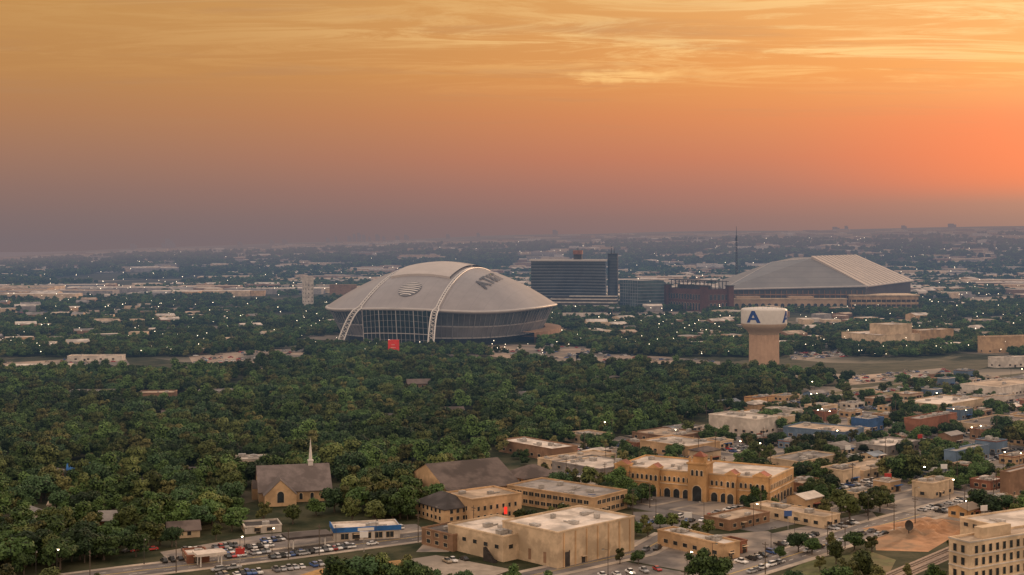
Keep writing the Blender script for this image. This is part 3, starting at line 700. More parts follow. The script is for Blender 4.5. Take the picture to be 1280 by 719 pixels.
for i in range(5):
    a0,a1=g0[i],g0[(i+1)%5]; cen=Vector(((FL.x+BR.x)/2,2500,0)); a0=a0.lerp(Vector((cen.x,cen.y,a0.z)),.03);a1=a1.lerp(Vector((cen.x,cen.y,a1.z)),.03)
    b.face([R_(Vector((a0.x,a0.y,0))),R_(Vector((a1.x,a1.y,0))),R_(a1),R_(a0)],0)
put("wall",b.mesh("wall",[mat("ballpark_glass",(.05,.05,.052),.3,.4,.03,spec=.6)]),parent=P)
b=MB()
for i in range(26): 
    x=8+i*9.2; b.box(x,x+1.1,3.0,3.8,0,33)
b.box(6,240,2.4,2.95,25,27)
put("wall_columns",b.mesh("wall_columns",[WM['brown']]),parent=P)
b=MB(); b.box(0,205,-26,-2,0,19,0); b.box(-1,206,-27,-1,19.01,20.4,1); b.box(20,60,-24,0,20.5,24,0); b.box(110,150,-24,0,20.5,24,0); put("brick_concourse",b.mesh("brick_concourse",[mat("ballpark_brick",(.42,.29,.19),.85,.2,.05),WM['cream']]),parent=P)
for i in range(18): put("archway",win_mesh(6.5,12,'arch'),(9+i*11,-26.1,.5),0,P)
b=MB(); b.box(215,330,-10,60,0,24,0); b.box(213,332,-12,62,24.01,26,1); b.box(214,331,-10.5,-10.01,6,10,2); b.box(214,331,-10.5,-10.01,14,18,2)
for i in range(14): b.box(216+i*8.4,217+i*8.4,-10.9,-10.51,0,24,0)
put("side_concourse",b.mesh("side_concourse",[WM['tan'],WM['cream'],M_dark]),parent=P)
occ_rect(org.x,org.y,0,-10,340,-32,400)
# ---------------- water tower
X,Y=G(955,461); 
P=thing("water_tower","white water tower on thick tan column","water tower",(X,Y,0)); k=Y/F
zt=ZP(385,Y); zb=ZP(417,Y); rt=28.5*k; rc=18.5*k; zl=ZP(404,Y)
b=MB(); b.lathe([(rc*1.06,0),(rc*1.01,2),(rc*1.0,zb-3),(rc*1.0,zb-.5)],96)
for i,vv in enumerate(b.v):
    j=i%96
    if j%4 in (0,1): b.v[i]=(vv[0]*.975,vv[1]*.975,vv[2])
put("column",b.mesh("column",[mat("tower_column",(.40,.265,.18),.85,.1,.2)]),parent=P)
b=MB(); hb=zl-zb
prof=[(rc*1.0,zb-.5),(rc*1.06,zb+hb*.12),(rt*.76,zb+hb*.32),(rt*.90,zb+hb*.55),(rt*.985,zb+hb*.8),(rt,zl),(rt,zl+.02),(rt,zt-2.2),(rt*.985,zt-1.1),(rt*.93,zt-.3),(rt*.5,zt+.5),(.1,zt+.9)]
b.lathe(prof,64,ms=[1]*5+[0]*7)
put("tank",b.mesh("tank",[mat("tank_white",(.64,.60,.565),.5,.05),mat("tank_cream",(.46,.34,.25),.6,.05)],True),parent=P)
M_lblue=mat("lettering_blue",(.015,.055,.22),.6,.1)
def block_A(ang):
    b=MB(); hA,wA,tk=11.0,7.2,3.4; z0_=(zl+zt)/2-hA/2-.3
    def W(x,z): a_=math.radians(ang)+x/rt; return ((rt+.14)*math.cos(a_),(rt+.14)*math.sin(a_),z0_+z)
    for s in (-1,1):
        for i in range(6):
            f0,f1=i/6,(i+1)/6
            o0,o1=wA*(1-f0)+tk*.45*f0, wA*(1-f1)+tk*.45*f1; i0,i1=max(0,o0-tk),max(0,o1-tk)
            b.face([W(s*i0,f0*hA),W(s*o0,f0*hA),W(s*o1,f1*hA),W(s*i1,f1*hA)])
    b.v=[(x*1.001,y*1.001,z) for x,y,z in b.v]
    b.face([W(-3.8,2.6),W(0,2.6),W(0,4.6),W(-3.8,4.6)]); b.face([W(0,2.6),W(3.8,2.6),W(3.8,4.6),W(0,4.6)])
    return b.mesh("lettering",[M_lblue])
for ang in (-128,-30,68,150): put("lettering",block_A(ang),parent=P)
occ_rect(X,Y,0,-rt,rt,-rt,rt)
b=MB(); 
for i in range(24):
    a=2*math.pi*i/24; b.tube((rt*.8*math.cos(a),rt*.8*math.sin(a),zt),(rt*.8*math.cos(a),rt*.8*math.sin(a),zt+1.4),.12,n=4)
put("railing",b.mesh("railing",[M_metal]),parent=P)
# ---------------- mast
X,Y=G(920.5,372); P=thing("radio_mast","thin dark lattice radio mast with antennas","mast",(X,Y,0)); zt=ZP(283,Y)
b=MB(); 
for i in range(3):
    a=2.09*i; b.tube((2.6*math.cos(a),2.6*math.sin(a),0),(1.2*math.cos(a),1.2*math.sin(a),zt*.86),.55,n=5)
for j in range(24):
    z0_=zt*.86*j/24; z1_=zt*.86*(j+1)/24
    for i in range(3):
        a=2.09*i;a2=2.09*(i+1); r0=2.6-1.4*j/24; b.tube((r0*math.cos(a),r0*math.sin(a),z0_),(r0*math.cos(a2),r0*math.sin(a2),z1_),.3,n=4)
put("lattice",b.mesh("lattice",[M_dark]),parent=P)
b=MB(); b.tube((0,0,zt*.84),(0,0,zt),.8,.3,6); b.tube((0,0,zt*.8),(0,0,zt*.84),2.4,n=8); put("antenna",b.mesh("antenna",[M_dark]),parent=P)
building(384,386,346,374,392,40,'white','white',"slim pale concrete tower block",rows=[5,12,19,26,33,40],units=0,step=7,name="tower_block",mw=16)
building(412,374,356,400,446,8,'brown','tan',"tan mid-rise building behind the stadium",rows=[8],units=0,step=14,mw=30)
for (px,py,wp,hp) in [(211,306,9,9),(204,310,4,5),(217,309,4,5),(167,313,8,5),(437,296,5,5),(443,295,4,7),(449,294,5,8),(455,296,4,6),(462,296,3,4),(472,294,5,6),(480,297,4,4),(410,299,5,4),(420,299,3,5),(497,296,5,4),(508,296,6,5),(340,301,6,4),(356,300,6,4),(560,295,5,4),(598,295,4,4),(694,292,6,4),(300,305,6,4),(1045,286,8,3),(1058,286,5,4),(1130,286,6,3),(1190,286,9,3)]:
    D=12000.; x=(px-640)*D/F; z0_=float(terr(np.array(x),np.array(D))); k=D/F
    P=thing("distant_tower","hazy distant high-rise on the horizon","tower",(x,D,z0_-5),random.random(),"skyline towers on the horizon")
    b=MB(); wv=wp*k/2; hgt=12+hp*k*1.25; b.box(-wv,wv*.3,-wv*.5,wv*.5,0,hgt); b.box(wv*.3+.1,wv,-wv*.5,wv*.5,0,hgt*.8); put("tower_body",b.mesh("tower_body",[RM['dark']]),parent=P)

# ---------------- pads in mid distance
PADS=[[(-60,468),(0,454),(155,445),(165,460),(60,470)],[(236,446),(300,439),(380,435),(384,449),(244,460)],
[(590,434),(640,430),(735,434),(742,450),(690,455),(610,445)],[(-20,392),(150,387),(300,383),(305,389),(120,396),(-20,398)],
[(700,392),(880,389),(880,398),(700,402)],[(170,468),(320,462),(330,466),(180,472)],[(1045,472),(1180,460),(1192,468),(1060,482)],
[(720,441),(830,446),(900,452),(900,458),(800,462),(720,450)],[(985,442),(1050,438),(1060,446),(990,450)],[(1180,398),(1330,392),(1330,400),(1180,404)],
[(60,371),(250,366),(250,370),(60,375)],[(1150,375),(1330,366),(1330,371),(1160,380)],[(560,372),(640,370),(640,374),(560,377)],[(150,412),(330,405),(340,410),(160,418)],[(-20,425),(110,418),(120,424),(-20,431)]]
for q in PADS: sheet("parking_lot",[[G(*p_) for p_ in q]],.02,M_tanlot)
def pad_free(px,py,keep=.93):
    ok=np.ones(len(px),bool)
    for q in PADS: ok&=~(in_poly(px,py,q)&(rng.random(len(px))<keep))
    return ok
NEARLOT=[([(215,706),(300,700),(470,678),(400,662),(330,668),(200,690)],M_lot),([(540,668),(600,655),(640,660),(560,690),(520,690)],M_lot),
([(790,640),(960,640),(985,652),(870,660),(800,662)],M_lot),([(640,720),(780,702),(860,716),(860,760),(600,760)],M_lot),([(960,668),(1090,640),(1100,650),(1010,682),(960,690)],M_lot),
([(190,740),(330,712),(420,705),(560,722),(560,770),(190,770)],M_lot),([(630,660),(640,650),(790,650),(800,660),(720,662)],M_lot),
([(430,660),(520,655),(540,668),(470,676)],M_lot),([(780,676),(960,664),(1000,686),(900,722),(780,700)],M_lot),([(480,704),(545,694),(640,712),(600,726),(520,722)],M_conc)]
for i_,(q,mm) in enumerate(NEARLOT): sheet("parking_lot",[[G(*p_) for p_ in q]],.007+.0015*i_,mm)
sheet("grass_verge",[[G(*p_) for p_ in [(365,722),(400,711),(500,700),(510,705),(430,718),(420,735)]]],.024,mat("orange_verge",(.34,.20,.08),.95,.3,.2))
sheet("grass_verge",[[G(*p_) for p_ in [(1010,700),(1090,690),(1120,700),(1100,740),(940,740)]]],.024,M_grass)
sheet("dirt_ground",[[G(*p_) for p_ in [(1092,665),(1150,645),(1215,638),(1260,640),(1190,672),(1160,690),(1095,688)]]],.027,M_dirt)
b=MB(); 
gx0,gy0=G(1160,662); N=26
hts=[[max(0,(mnoise.noise(Vector((i*.28,j*.28,3)))+.25)*4*math.sin(math.pi*i/N)*math.sin(math.pi*j/N)) for j in range(N+1)] for i in range(N+1)]
for i in range(N):
    for j in range(N):
        b.face([((a-N/2)*1.6,(c_-N/2)*1.3,hts[a][c_]) for a,c_ in ((i,j),(i+1,j),(i+1,j+1),(i,j+1))])
put("dirt_mound",b.mesh("dirt_mound",[M_dirt],True),(gx0,gy0,.034),math.radians(35),kind="structure")
occ_rect(gx0,gy0,math.radians(35),-20,20,-17,17)
P=thing("satellite_dish","dark satellite dish on short mount in dirt yard","dish",(*G(1136,668),0)); P.scale=(.6,.6,.8); b=MB(); b.tube((0,0,0),(0,0,3),.35); b.tube((0,0,3),(.2,-.5,3.6),.3); put("mount",b.mesh("mount",[M_dark]),parent=P)
b=MB(); 
def dp(i,j):
    r=2.9*i/6; a=2*math.pi*j/20; x=r*math.cos(a);y=r*math.sin(a); z=.12*r*r; ca,sa=math.cos(1.1),math.sin(1.1); return (x-.2,-(z*sa)+y*ca*.6-.6,4.6+y*sa+z*ca*.3)
for i in range(6):
    for j in range(20): b.face([dp(i,j),dp(i,j+1),dp(i+1,j+1),dp(i+1,j)])
put("dish",b.mesh("dish",[M_dark],True),parent=P)
ra=Vector(G(1085,735)); rb=Vector(G(1240,668)); dr=(rb-ra).normalized(); nn=Vector((-dr.y,dr.x))
sheet("railway_ballast",strip([tuple(ra),tuple(rb)],9),.05,mat("ballast",(.30,.22,.17),.95,.3,.8))
b=MB(); L_=(rb-ra).length
for o in (-2.9,-1.4,1.4,2.9):
    s_=ra+nn*o;e_=rb+nn*o; b.face([(*(s_-nn*.12),.3),(*(e_-nn*.12),.3),(*(e_+nn*.12),.3),(*(s_+nn*.12),.3)]); b.face([(*(s_-nn*.12),.05),(*(e_-nn*.12),.05),(*(e_-nn*.12),.3),(*(s_-nn*.12),.3)])
for k in np.arange(0,L_,1.2):
    for o in (-2.15,2.15):
        c_=ra+dr*k+nn*o; q=[c_-dr*.15-nn*1.2,c_+dr*.15-nn*1.2,c_+dr*.15+nn*1.2,c_-dr*.15+nn*1.2]; b.face([(*v_,.12) for v_ in q],1)
put("railway_track",b.mesh("railway_track",[M_rail,M_bark]),kind="structure")
SEG.append((tuple(ra),tuple(rb),10))
# ---------------- town blocks
streets=[];blocks=[];blots=[];bgr=[]
BS,BT,SW=72,56,9
trnd=random.Random(3)
lotcars=[]; stripes=MB()
for i in range(-5,28):
    for j in range(-8,27):
        s0,t0=300+i*BS,120+j*BT
        cx_,cy_=local(s0+BS/2,t0+BT/2)
        if cy_<450 or cy_>1500: continue
        px,py=toPx(cx_,cy_)
        if not in_poly([px],[py],TOWN)[0]: continue
        streets.append([local(s0,t0),local(s0+BS,t0),local(s0+BS,t0+SW),local(s0,t0+SW)]); streets.append([local(s0,t0+SW),local(s0+SW,t0+SW),local(s0+SW,t0+BT),local(s0,t0+BT)])
        blk=[local(s0+SW,t0+SW),local(s0+BS,t0+SW),local(s0+BS,t0+BT),local(s0+SW,t0+BT)]
        blocks.append(blk)
        iw,ih=BS-SW,BT-SW
        ins=lambda a,c_,e_,f_:[local(s0+SW+a,t0+SW+c_),local(s0+SW+e_,t0+SW+c_),local(s0+SW+e_,t0+SW+f_),local(s0+SW+a,t0+SW+f_)]
        (bgr if trnd.random()<.2 else blots).append(ins(2.2,2.2,iw-2.2,ih-2.2))
        for (bx0,by0,bw,bh) in ((trnd.uniform(3,6),ih-trnd.uniform(16,20),trnd.uniform(13,24),trnd.uniform(9,14)),(iw-trnd.uniform(26,30),ih-trnd.uniform(18,22),trnd.uniform(12,24),trnd.uniform(10,16)),(trnd.uniform(3,10),3,trnd.uniform(10,18),trnd.uniform(8,11)),(trnd.uniform(30,42),3,trnd.uniform(10,16),trnd.uniform(8,11))):
            if trnd.random()<.2: continue
            o=local(s0+SW+bx0,t0+SW+by0); c2=local(s0+SW+bx0+bw/2,t0+SW+by0+bh/2)
            if not is_free([c2[0]],[c2[1]],max(bw,bh)*.52)[0]: continue
            hh=trnd.choice([3.6,4,4.5,5,5.5,6.5,7.5]); wl=trnd.choice(['tan','cream','white','brown','grey','cream','tan','brick','bluegrey','gold']); rf=trnd.choice(['white','white','tan','grey','grey','brown','white','dark','tan','bluegrey'])
            word={'tan':'tan brick','cream':'cream stucco','white':'white painted','brown':'brown brick','grey':'grey block','brick':'red brick','bluegrey':'blue-grey painted','gold':'orange brick'}[wl]
            NB[0]+=1
            if trnd.random()<.24:
                P=thing("commercial_building","low %s building with pitched %s roof"%(word,rf),"building",(o[0],o[1],.13),yb,"low commercial buildings lining the town streets")
                pitched(P,bw,bh,hh-1,bh*.16,WM[wl],RM[rf],'x',trnd.random()<.4)
            else:
                P=thing("commercial_building","low %s shop building with %s flat roof"%(word,rf),"building",(o[0],o[1],.13),yb,"low commercial buildings lining the town streets")
                flat_shell(P,bw,bh,hh,WM[wl],RM[rf],units=5 if cy_<1000 else 2,seed=NB[0],fascia=WM[trnd.choice(['cream','white','brown','brick'])])
            if cy_<1150:
                add_windows(P,bw,bh,[1.1],4,2.2,1.5,'rect',marg=2)
                db=MB(); db.box(-1.2,1.2,-.1,.02,0,2.8,0); db.box(-3,3,-1.5,-.11,2.9,3.1,1); put("door",db.mesh("door",[M_dark,RM[trnd.choice(['red','blue','brown','white'])]]),(bw*.5+2.0,-.16,0),0,P)
            else: add_windows(P,bw,bh,[1.1],6,3.2,1.5,'rect',marg=2)
            occ_rect(o[0],o[1],yb,0,bw,0,bh)
        for r_ in range(2):
            yy=ih*.40+r_*7.2
            for k in range(20):
                x_,y_=local(s0+SW+5+k*2.75,t0+SW+yy)
                if trnd.random()<.65: lotcars.append((x_,y_,yb+math.pi/2+(math.pi if trnd.random()<.5 else 0),.15))
                if cy_<900:
                    q=[local(s0+SW+3.6+k*2.75+dx,t0+SW+yy+dy) for dx,dy in ((-.08,-2.4),(.08,-2.4),(.08,2.4),(-.08,2.4))]; stripes.face([(*c_,.15) for c_ in q])
        if trnd.random()<.5:
            for k in range(3): 
                if trnd.random()<.5: lotcars.append((*local(s0+SW/2+trnd.choice([-2,2]),t0+SW+k*14+trnd.random()*8),yb+math.pi/2,.03))
sheet("road",streets,.018,M_asph); sheet("pavement",blocks,.12,M_conc,.11); sheet("parking_lot",blots,.135,M_lot); sheet("grass_lot",bgr,.135,M_grass)
put("parking_marking",stripes.mesh("parking_marking",[M_white]),kind="structure")
# ---------------- cars
CC={'white':(.72,.7,.68),'silver':(.4,.4,.41),'black':(.02,.02,.022),'red':(.38,.03,.025),'blue':(.04,.09,.25),'grey':(.13,.13,.14),'tan':(.35,.28,.2)}
def car_parts(cn,kind):
    pm=mat("car_paint_"+cn,CC[cn],.3,.03,1,spec=.6)
    W=.9
    body=MB()
    if kind=='sedan': prof=[(-2.25,.32),(-2.32,.62),(-2.2,.92),(-1.5,.98),(1.05,.96),(2.0,.82),(2.28,.62),(2.25,.32)]; gb=(-1.75,1.15);gt=(-1.1,.35);zt=1.43
    elif kind=='suv': prof=[(-2.3,.38),(-2.38,.8),(-2.3,1.08),(-1.5,1.12),(1.15,1.1),(2.15,.98),(2.36,.75),(2.32,.38)]; gb=(-2.25,1.2);gt=(-2.0,.45);zt=1.78
    else: prof=[(-2.8,.45),(-2.85,.8),(-2.8,1.05),(-1.0,1.06),(1.3,1.12),(2.5,1.05),(2.75,.8),(2.7,.45)]; gb=(-.9,1.4);gt=(-.75,.7);zt=1.85
    z1=max(p_[1] for p_ in prof)
    n=len(prof)
    for sgn in (-1,1):
        pts=[(x,sgn*(W-(.07 if z>.85 else 0)),z) for x,z in prof]; body.face(pts if sgn<0 else pts[::-1])
    for i in range(n):
        (xa,za),(xb,zb)=prof[i],prof[(i+1)%n]; wa=W-(.07 if za>.85 else 0);wb=W-(.07 if zb>.85 else 0)
        body.face([(xa,-wa,za),(xa,wa,za),(xb,wb,zb),(xb,-wb,zb)])
    body.box(gt[0],gt[1],-.62,.62,zt,zt+.05)
    glass=MB(); zb=z1-.03
    A=[(gb[0],-.8,zb),(gb[1],-.8,zb),(gb[1],.8,zb),(gb[0],.8,zb)];B=[(gt[0],-.64,zt),(gt[1],-.64,zt),(gt[1],.64,zt),(gt[0],.64,zt)]
    for i in range(4): glass.face([A[i],A[(i+1)%4],B[(i+1)%4],B[i]])
    wh=MB(); wh.tube((0,-.12,0),(0,.12,0),.34,n=12); wh.tube((0,-.125,0),(0,.125,0),.18,n=8,m=1)
    ax=prof[-1][0]*.62
    return body,glass,wh,ax,pm,kind
VAR=[]
for cn in CC:
    for kd in ('sedan','suv','pickup'):
        bo,gl,wh,ax,pm,kd2=car_parts(cn,kd)
        bm=bo.mesh("car_body",[pm]); gm=gl.mesh("car_glass",[M_glass]); wm_=wh.mesh("wheel",[M_black,M_metal])
        j=MB(); j.v=list(bo.v)+list(gl.v); o_=len(bo.v); j.f=list(bo.f)+[tuple(i+o_ for i in f) for f in gl.f]; j.m=[0]*len(bo.f)+[1]*len(gl.f)
        for sx in (-ax,ax):
            for sy in (-.82,.82): j.tube((sx,sy-.1,.34),(sx,sy+.1,.34),.34,n=8,m=2)
        VAR.append((cn,kd,bm,gm,wm_,ax,j.mesh("car_small",[pm,M_glass,M_black])))
cand=[]
def carrow(p0,p1,n,ang,prob=.8,z=.02):
    a_=Vector(G(*p0));c_=Vector(G(*p1))
    for i in range(n):
        if random.random()<prob: q=a_.lerp(c_,i/(max(1,n-1))); cand.append((q.x,q.y,math.radians(ang)+random.choice([0,math.pi]),z))
carrow((340,698),(440,684),18,120); carrow((285,697),(340,690),10,120); carrow((330,678),(352,675),5,120); carrow((272,714),(322,708),6,30,.7,.05); carrow((470,672),(500,668),5,120)
carrow((205,703),(225,700),3,120); carrow((275,722),(330,716),9,120,.9); carrow((345,714),(400,707),8,120,.8); carrow((160,690),(190,688),4,30); carrow((24,693),(40,690),3,30); carrow((225,690),(300,683),13,120,.8); carrow((240,697),(300,690),11,120,.7); carrow((310,686),(345,682),6,120,.8); carrow((440,668),(500,661),9,120,.7)
carrow((800,655),(960,648),26,60,.6); carrow((815,648),(950,644),20,60,.5); carrow((650,656),(780,655),16,50,.4); carrow((970,684),(1075,652),22,130,.6); carrow((940,716),(975,704),7,40,.9,.05); carrow((1085,672),(1105,668),4,40)
carrow((545,682),(600,662),9,120,.6); carrow((700,728),(830,712),16,110,.4); carrow((1190,640),(1260,624),9,22,.5,.05); carrow((1010,690),(1090,665),7,38,.35,.05); carrow((380,694),(520,673),6,32,.3,.05)
carrow((800,690),(850,684),8,60,.6); carrow((920,706),(970,690),9,130,.6); carrow((500,712),(580,700),12,120,.5)
cand+=lotcars
cand=[c_ for c_ in cand if is_free([c_[0]],[c_[1]],1.2,roads=False)[0]]
cand.sort(key=lambda c_:c_[1])
cw_=['white']*6+['silver']*4+['black']*4+['grey']*3+['red']*2+['blue']*2+['tan']
far=[]
LAB={'sedan':'saloon car','suv':'sport utility car','pickup':'pickup truck'}
for i,(x,y,a,z) in enumerate(cand):
    cn=random.choice(cw_); kd=random.choice(['sedan','sedan','suv','pickup']); V=next(v_ for v_ in VAR if v_[0]==cn and v_[1]==kd)
    lab="%s %s parked on the asphalt lot"%(cn,LAB[kd])
    if i<110:
        P=thing("parked_car",lab,"car",(x,y,z),a,"cars parked in lots and streets")
        put("car_body",V[2],parent=P); put("car_window",V[3],parent=P)
        for sx in (-V[5],V[5]):
            for sy in (-.82,.82): put("wheel",V[4],(sx,sy,.34),0,P)
    elif i<298: put("parked_car",V[6],(x,y,z),a,None,lab,"car","cars parked in lots and streets")
    else: far.append((x,y,z,a,V))
def merge_stuff(items,name,label,cat):
    vs=[];fs=[];ms=[];mats_=[];mi={};cache={}
    for x,y,z,a,V in items:
        me=V[6]; c_,s_=math.cos(a),math.sin(a); o_=len(vs)
        if me.name not in cache: cache[me.name]=([tuple(v_.co) for v_ in me.vertices],[(tuple(p_.vertices),me.materials[p_.material_index]) for p_ in me.polygons])
        cv_,cf_=cache[me.name]
        for q in cv_: vs.append((x+q[0]*c_-q[1]*s_,y+q[0]*s_+q[1]*c_,z+q[2]))
        for fv,mm in cf_:
            if mm.name not in mi: mi[mm.name]=len(mats_); mats_.append(mm)
            fs.append(tuple(o_+k for k in fv)); ms.append(mi[mm.name])
    me=bpy.data.meshes.new(name); me.from_pydata(vs,[],fs)
    for mm in mats_: me.materials.append(mm)
    me.polygons.foreach_set("material_index",ms); put(name,me,label=label,cat=cat,kind="stuff")
for q in PADS[:9]:
    xs_=[p_[0] for p_ in q];ys_=[p_[1] for p_ in q]
    for k in range(100):
        px=random.uniform(min(xs_),max(xs_));py=random.uniform(min(ys_),max(ys_))
        if in_poly([px],[py],q)[0]:
            x,y=G(px,py)
            if is_free([x],[y],2)[0]: far.append((x,y,.03,random.choice([.5,2.07]),random.choice(VAR)))
merge_stuff(far,"distant_cars","many small cars parked in far lots","cars")
# ---------------- street lamps, poles
def lamp_meshes(lit):
    b=MB(); b.tube((0,0,0),(0,0,9.2),.13,.08,8); b.tube((0,0,9.2),(1.6,0,9.6),.06,.05,6); b.tube((0,0,0),(0,0,.6),.22,n=8); pm=b.mesh("pole",[M_dark])
    b=MB(); b.box(1.4,2.3,-.2,.2,9.5,9.68,0); b.box(1.5,2.2,-.16,.16,9.22,9.499,1); lm=b.mesh("lamp_head",[M_dark,lit]); return pm,lm
M_lit=emat("lamp_glow",(1,.78,.48),24); M_off=mat("lamp_glass",(.5,.48,.42),.4,.1)
LA=lamp_meshes(M_lit);LBm=lamp_meshes(M_off)
def lamp(x,y,z,a,lit=True):
    m_=LA if lit else LBm
    P=thing("street_lamp","tall dark street lamp with %s head"%("lit" if lit else "unlit"),"street lamp",(x,y,z),a,"street lamps along streets and lots"); put("pole",m_[0],parent=P); put("lamp_head",m_[1],parent=P)
lampsp=[]
for i,blk in enumerate(blocks):
    for k,c_ in enumerate(blk[:3]):
        if (i+k)%2==0: lampsp.append((c_[0],c_[1],.13,random.random()*6,random.random()<.55))
for pr in (R1,R2):
    for i in range(len(pr)-1):
        a_=Vector(pr[i]);c_=Vector(pr[i+1]);L_=(c_-a_).length;d_=(c_-a_)/L_;n2=Vector((-d_.y,d_.x)); k=5
        while k<L_: q=a_+d_*k+n2*8.6; lampsp.append((q.x,q.y,.14,math.atan2(-n2.y,-n2.x),random.random()<.2)); k+=38
for (px,py) in [(300,704),(340,690),(420,690),(470,680),(560,676),(880,656),(940,650),(820,652),(1040,668),(700,658),(760,720)]: x,y=G(px,py); lampsp.append((x,y,.02,random.random()*6,random.random()<.3))
lampsp=[L for L in lampsp if is_free([L[0]],[L[1]],.3,roads=False)[0]][:290]
for L in lampsp: lamp(*L)
b=MB(); b.tube((0,0,0),(0,0,11.5),.2,.13,8); pm=b.mesh("pole",[M_bark]); b=MB(); b.box(-1.3,1.3,-.08,.08,10.4,10.6); b.box(-1,1,-.08,.08,9.4,9.55)
for x in (-1.2,-.6,.6,1.2): b.tube((x,0,10.6),(x,0,10.85),.06,n=6)
xm=b.mesh("crossarm",[M_bark])
for pr,o in ((R1,-9.3),(R2,-9.3)):
    for i in range(len(pr)-1):
        a_=Vector(pr[i]);c_=Vector(pr[i+1]);L_=(c_-a_).length;d_=(c_-a_)/L_;n2=Vector((-d_.y,d_.x)); k=12
        while k<L_:
            q=a_+d_*k+n2*o; P=thing("utility_pole","wooden utility pole with crossarms beside the road","pole",(q.x,q.y,.14),math.atan2(n2.y,n2.x),"utility poles along the road"); put("pole",pm,parent=P); put("crossarm",xm,parent=P); k+=42
for i in range(80):
    px=random.uniform(700,1270);py=random.uniform(505,650); x,y=G(px,py)
    if is_free([x],[y],1)[0]: P=thing("utility_pole","wooden utility pole with crossarms beside a street","pole",(x,y,0),yb,"utility poles along the town streets"); put("pole",pm,parent=P); put("crossarm",xm,parent=P)
for (px,py,cn) in [(455,690,'white'),(300,712,'red'),(860,664,'white'),(985,662,'blue'),(1110,612,'red'),(1060,575,'white'),(1180,600,'white'),(930,600,'red'),(1230,655,'white'),(740,640,'blue'),(1150,560,'red'),(1020,560,'white')]:
    x,y=G(px,py)
    P=thing("roadside_sign","%s roadside shop sign board on a tall pole"%cn,"sign",(x,y,0),random.uniform(-.5,.5)); b=MB(); b.tube((0,0,0),(0,0,5.5),.16); put("pole",b.mesh("pole",[M_metal]),parent=P)
    b=MB(); b.box(-1.6,1.6,-.2,.2,5.5,7.6); b.box(-1.7,1.7,-.25,.25,7.6,7.75); put("sign_panel",b.mesh("sign_panel",[MC['car_paint_'+cn]]),parent=P)
# ---------------- TREES
def ico(sub):
    import bmesh
    bm=bmesh.new(); bmesh.ops.create_icosphere(bm,subdivisions=sub,radius=1); v_=np.array([x.co[:] for x in bm.verts]); f_=[tuple(x.index for x in fc_.verts) for fc_ in bm.faces]; bm.free(); return v_,f_
IV,IF=ico(2)
def make_crown(seed,R,Hc,base,nl,leaves,leaf):
    r=np.random.default_rng(seed); lob=[]
    for i in range(nl):
        a=r.uniform(0,6.28); rad=R*math.sqrt(r.uniform(0,1))*.72; zz=r.uniform(.08,.9); rad*=math.sqrt(max(.1,1-(2*zz-.9)**2*.75))
        lob.append((rad*math.cos(a),rad*math.sin(a),base+Hc*zz,R*r.uniform(.22,.42)))
    lob.append((0,0,base+Hc*.45,R*.5))
    V=[];Fc=[];Mi=[]
    for (x,y,z,rr) in lob:
        o=len(V)
        for v_ in IV:
            d_=1+.28*mnoise.noise(Vector(v_*2.1)+Vector((x,y,z))); V.append((x+v_[0]*rr*.8*d_,y+v_[1]*rr*.8*d_,z+v_[2]*rr*.66*d_))
        Fc+=[tuple(i+o for i in f) for f in IF]; Mi+=[0]*len(IF)
        n=int(leaves*(rr/(R*.4))**2)
        dirs=r.normal(size=(n,3)); dirs/=np.linalg.norm(dirs,axis=1)[:,None]
        for d_ in dirs:
            if d_[2]<-.6: continue
            rad=rr*r.uniform(.8,1.25); c_=np.array((x,y,z))+d_*rad*np.array((1,1,.86)); nrm=d_+r.normal(size=3)*.5+np.array((0,0,.25)); nrm/=np.linalg.norm(nrm)
            t1=np.cross(nrm,r.normal(size=3)); t1/=np.linalg.norm(t1); t2=np.cross(nrm,t1); s=r.uniform(.2,.44)*(R/5)**.5
            o=len(V)
            for a_,b_ in ((-1,-.6),(.2,-1),(1,.3),(-.3,1)): V.append(tuple(c_+t1*a_*s+t2*b_*s))
            Fc.append((o,o+1,o+2,o+3)); Mi.append(1)
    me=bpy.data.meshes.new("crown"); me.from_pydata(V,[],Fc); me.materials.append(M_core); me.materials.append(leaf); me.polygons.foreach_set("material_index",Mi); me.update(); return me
def make_trunk(seed,R,Hc,base):
    r=random.Random(seed); b=MB(); b.tube((0,0,-.1),(0,0,base*.5),.38,.3,8); b.tube((0,0,base*.5),(.1,.05,base+Hc*.45),.3,.1,8)
    for i in range(6):
        a=i*1.05+r.random(); z=base*.8+r.random()*Hc*.2; b.tube((0,0,z),(R*.55*math.cos(a),R*.55*math.sin(a),z+Hc*.32),.14,.05,6)
    return b.mesh("trunk",[M_bark])
TV=[(1,5,7.2,2.0,13,250),(2,4.4,7.6,2.0,12,240),(3,5.6,6.8,1.9,15,240),(4,3.6,6.6,1.8,10,220),(5,5.0,8.6,2.0,14,250)]
CR=[make_crown(*q,LEAF[i]) for i,q in enumerate(TV)]; TR=[make_trunk(q[0],q[1],q[2],q[3]) for q in TV]
WOODS=[(-200,446),(120,470),(240,468),(400,452),(560,455),(700,462),(900,468),(1010,470),(1080,478),(1000,492),(905,508),(870,528),(760,548),(640,562),(610,580),(560,596),(545,640),(520,652),(430,645),(395,632),(330,660),(255,664),(150,688),(90,712),(40,732),(-120,760),(-250,760)]
gx=[];gy=[]
y=470.
while y<1500:
    stp=8.6 if y<900 else 9.2
    xw=.62*y; n=int(2*xw/stp); xx=np.linspace(-xw,xw,n)+rng.uniform(-3.8,3.8,n); gx.append(xx); gy.append(y+rng.uniform(-3.8,3.8,n)); y+=stp
gx=np.concatenate(gx);gy=np.concatenate(gy); px,py=toPx(gx,gy)
inw=in_poly(px,py,WOODS)
keep=inw&is_free(gx,gy,5.0)&pad_free(px,py,.9)
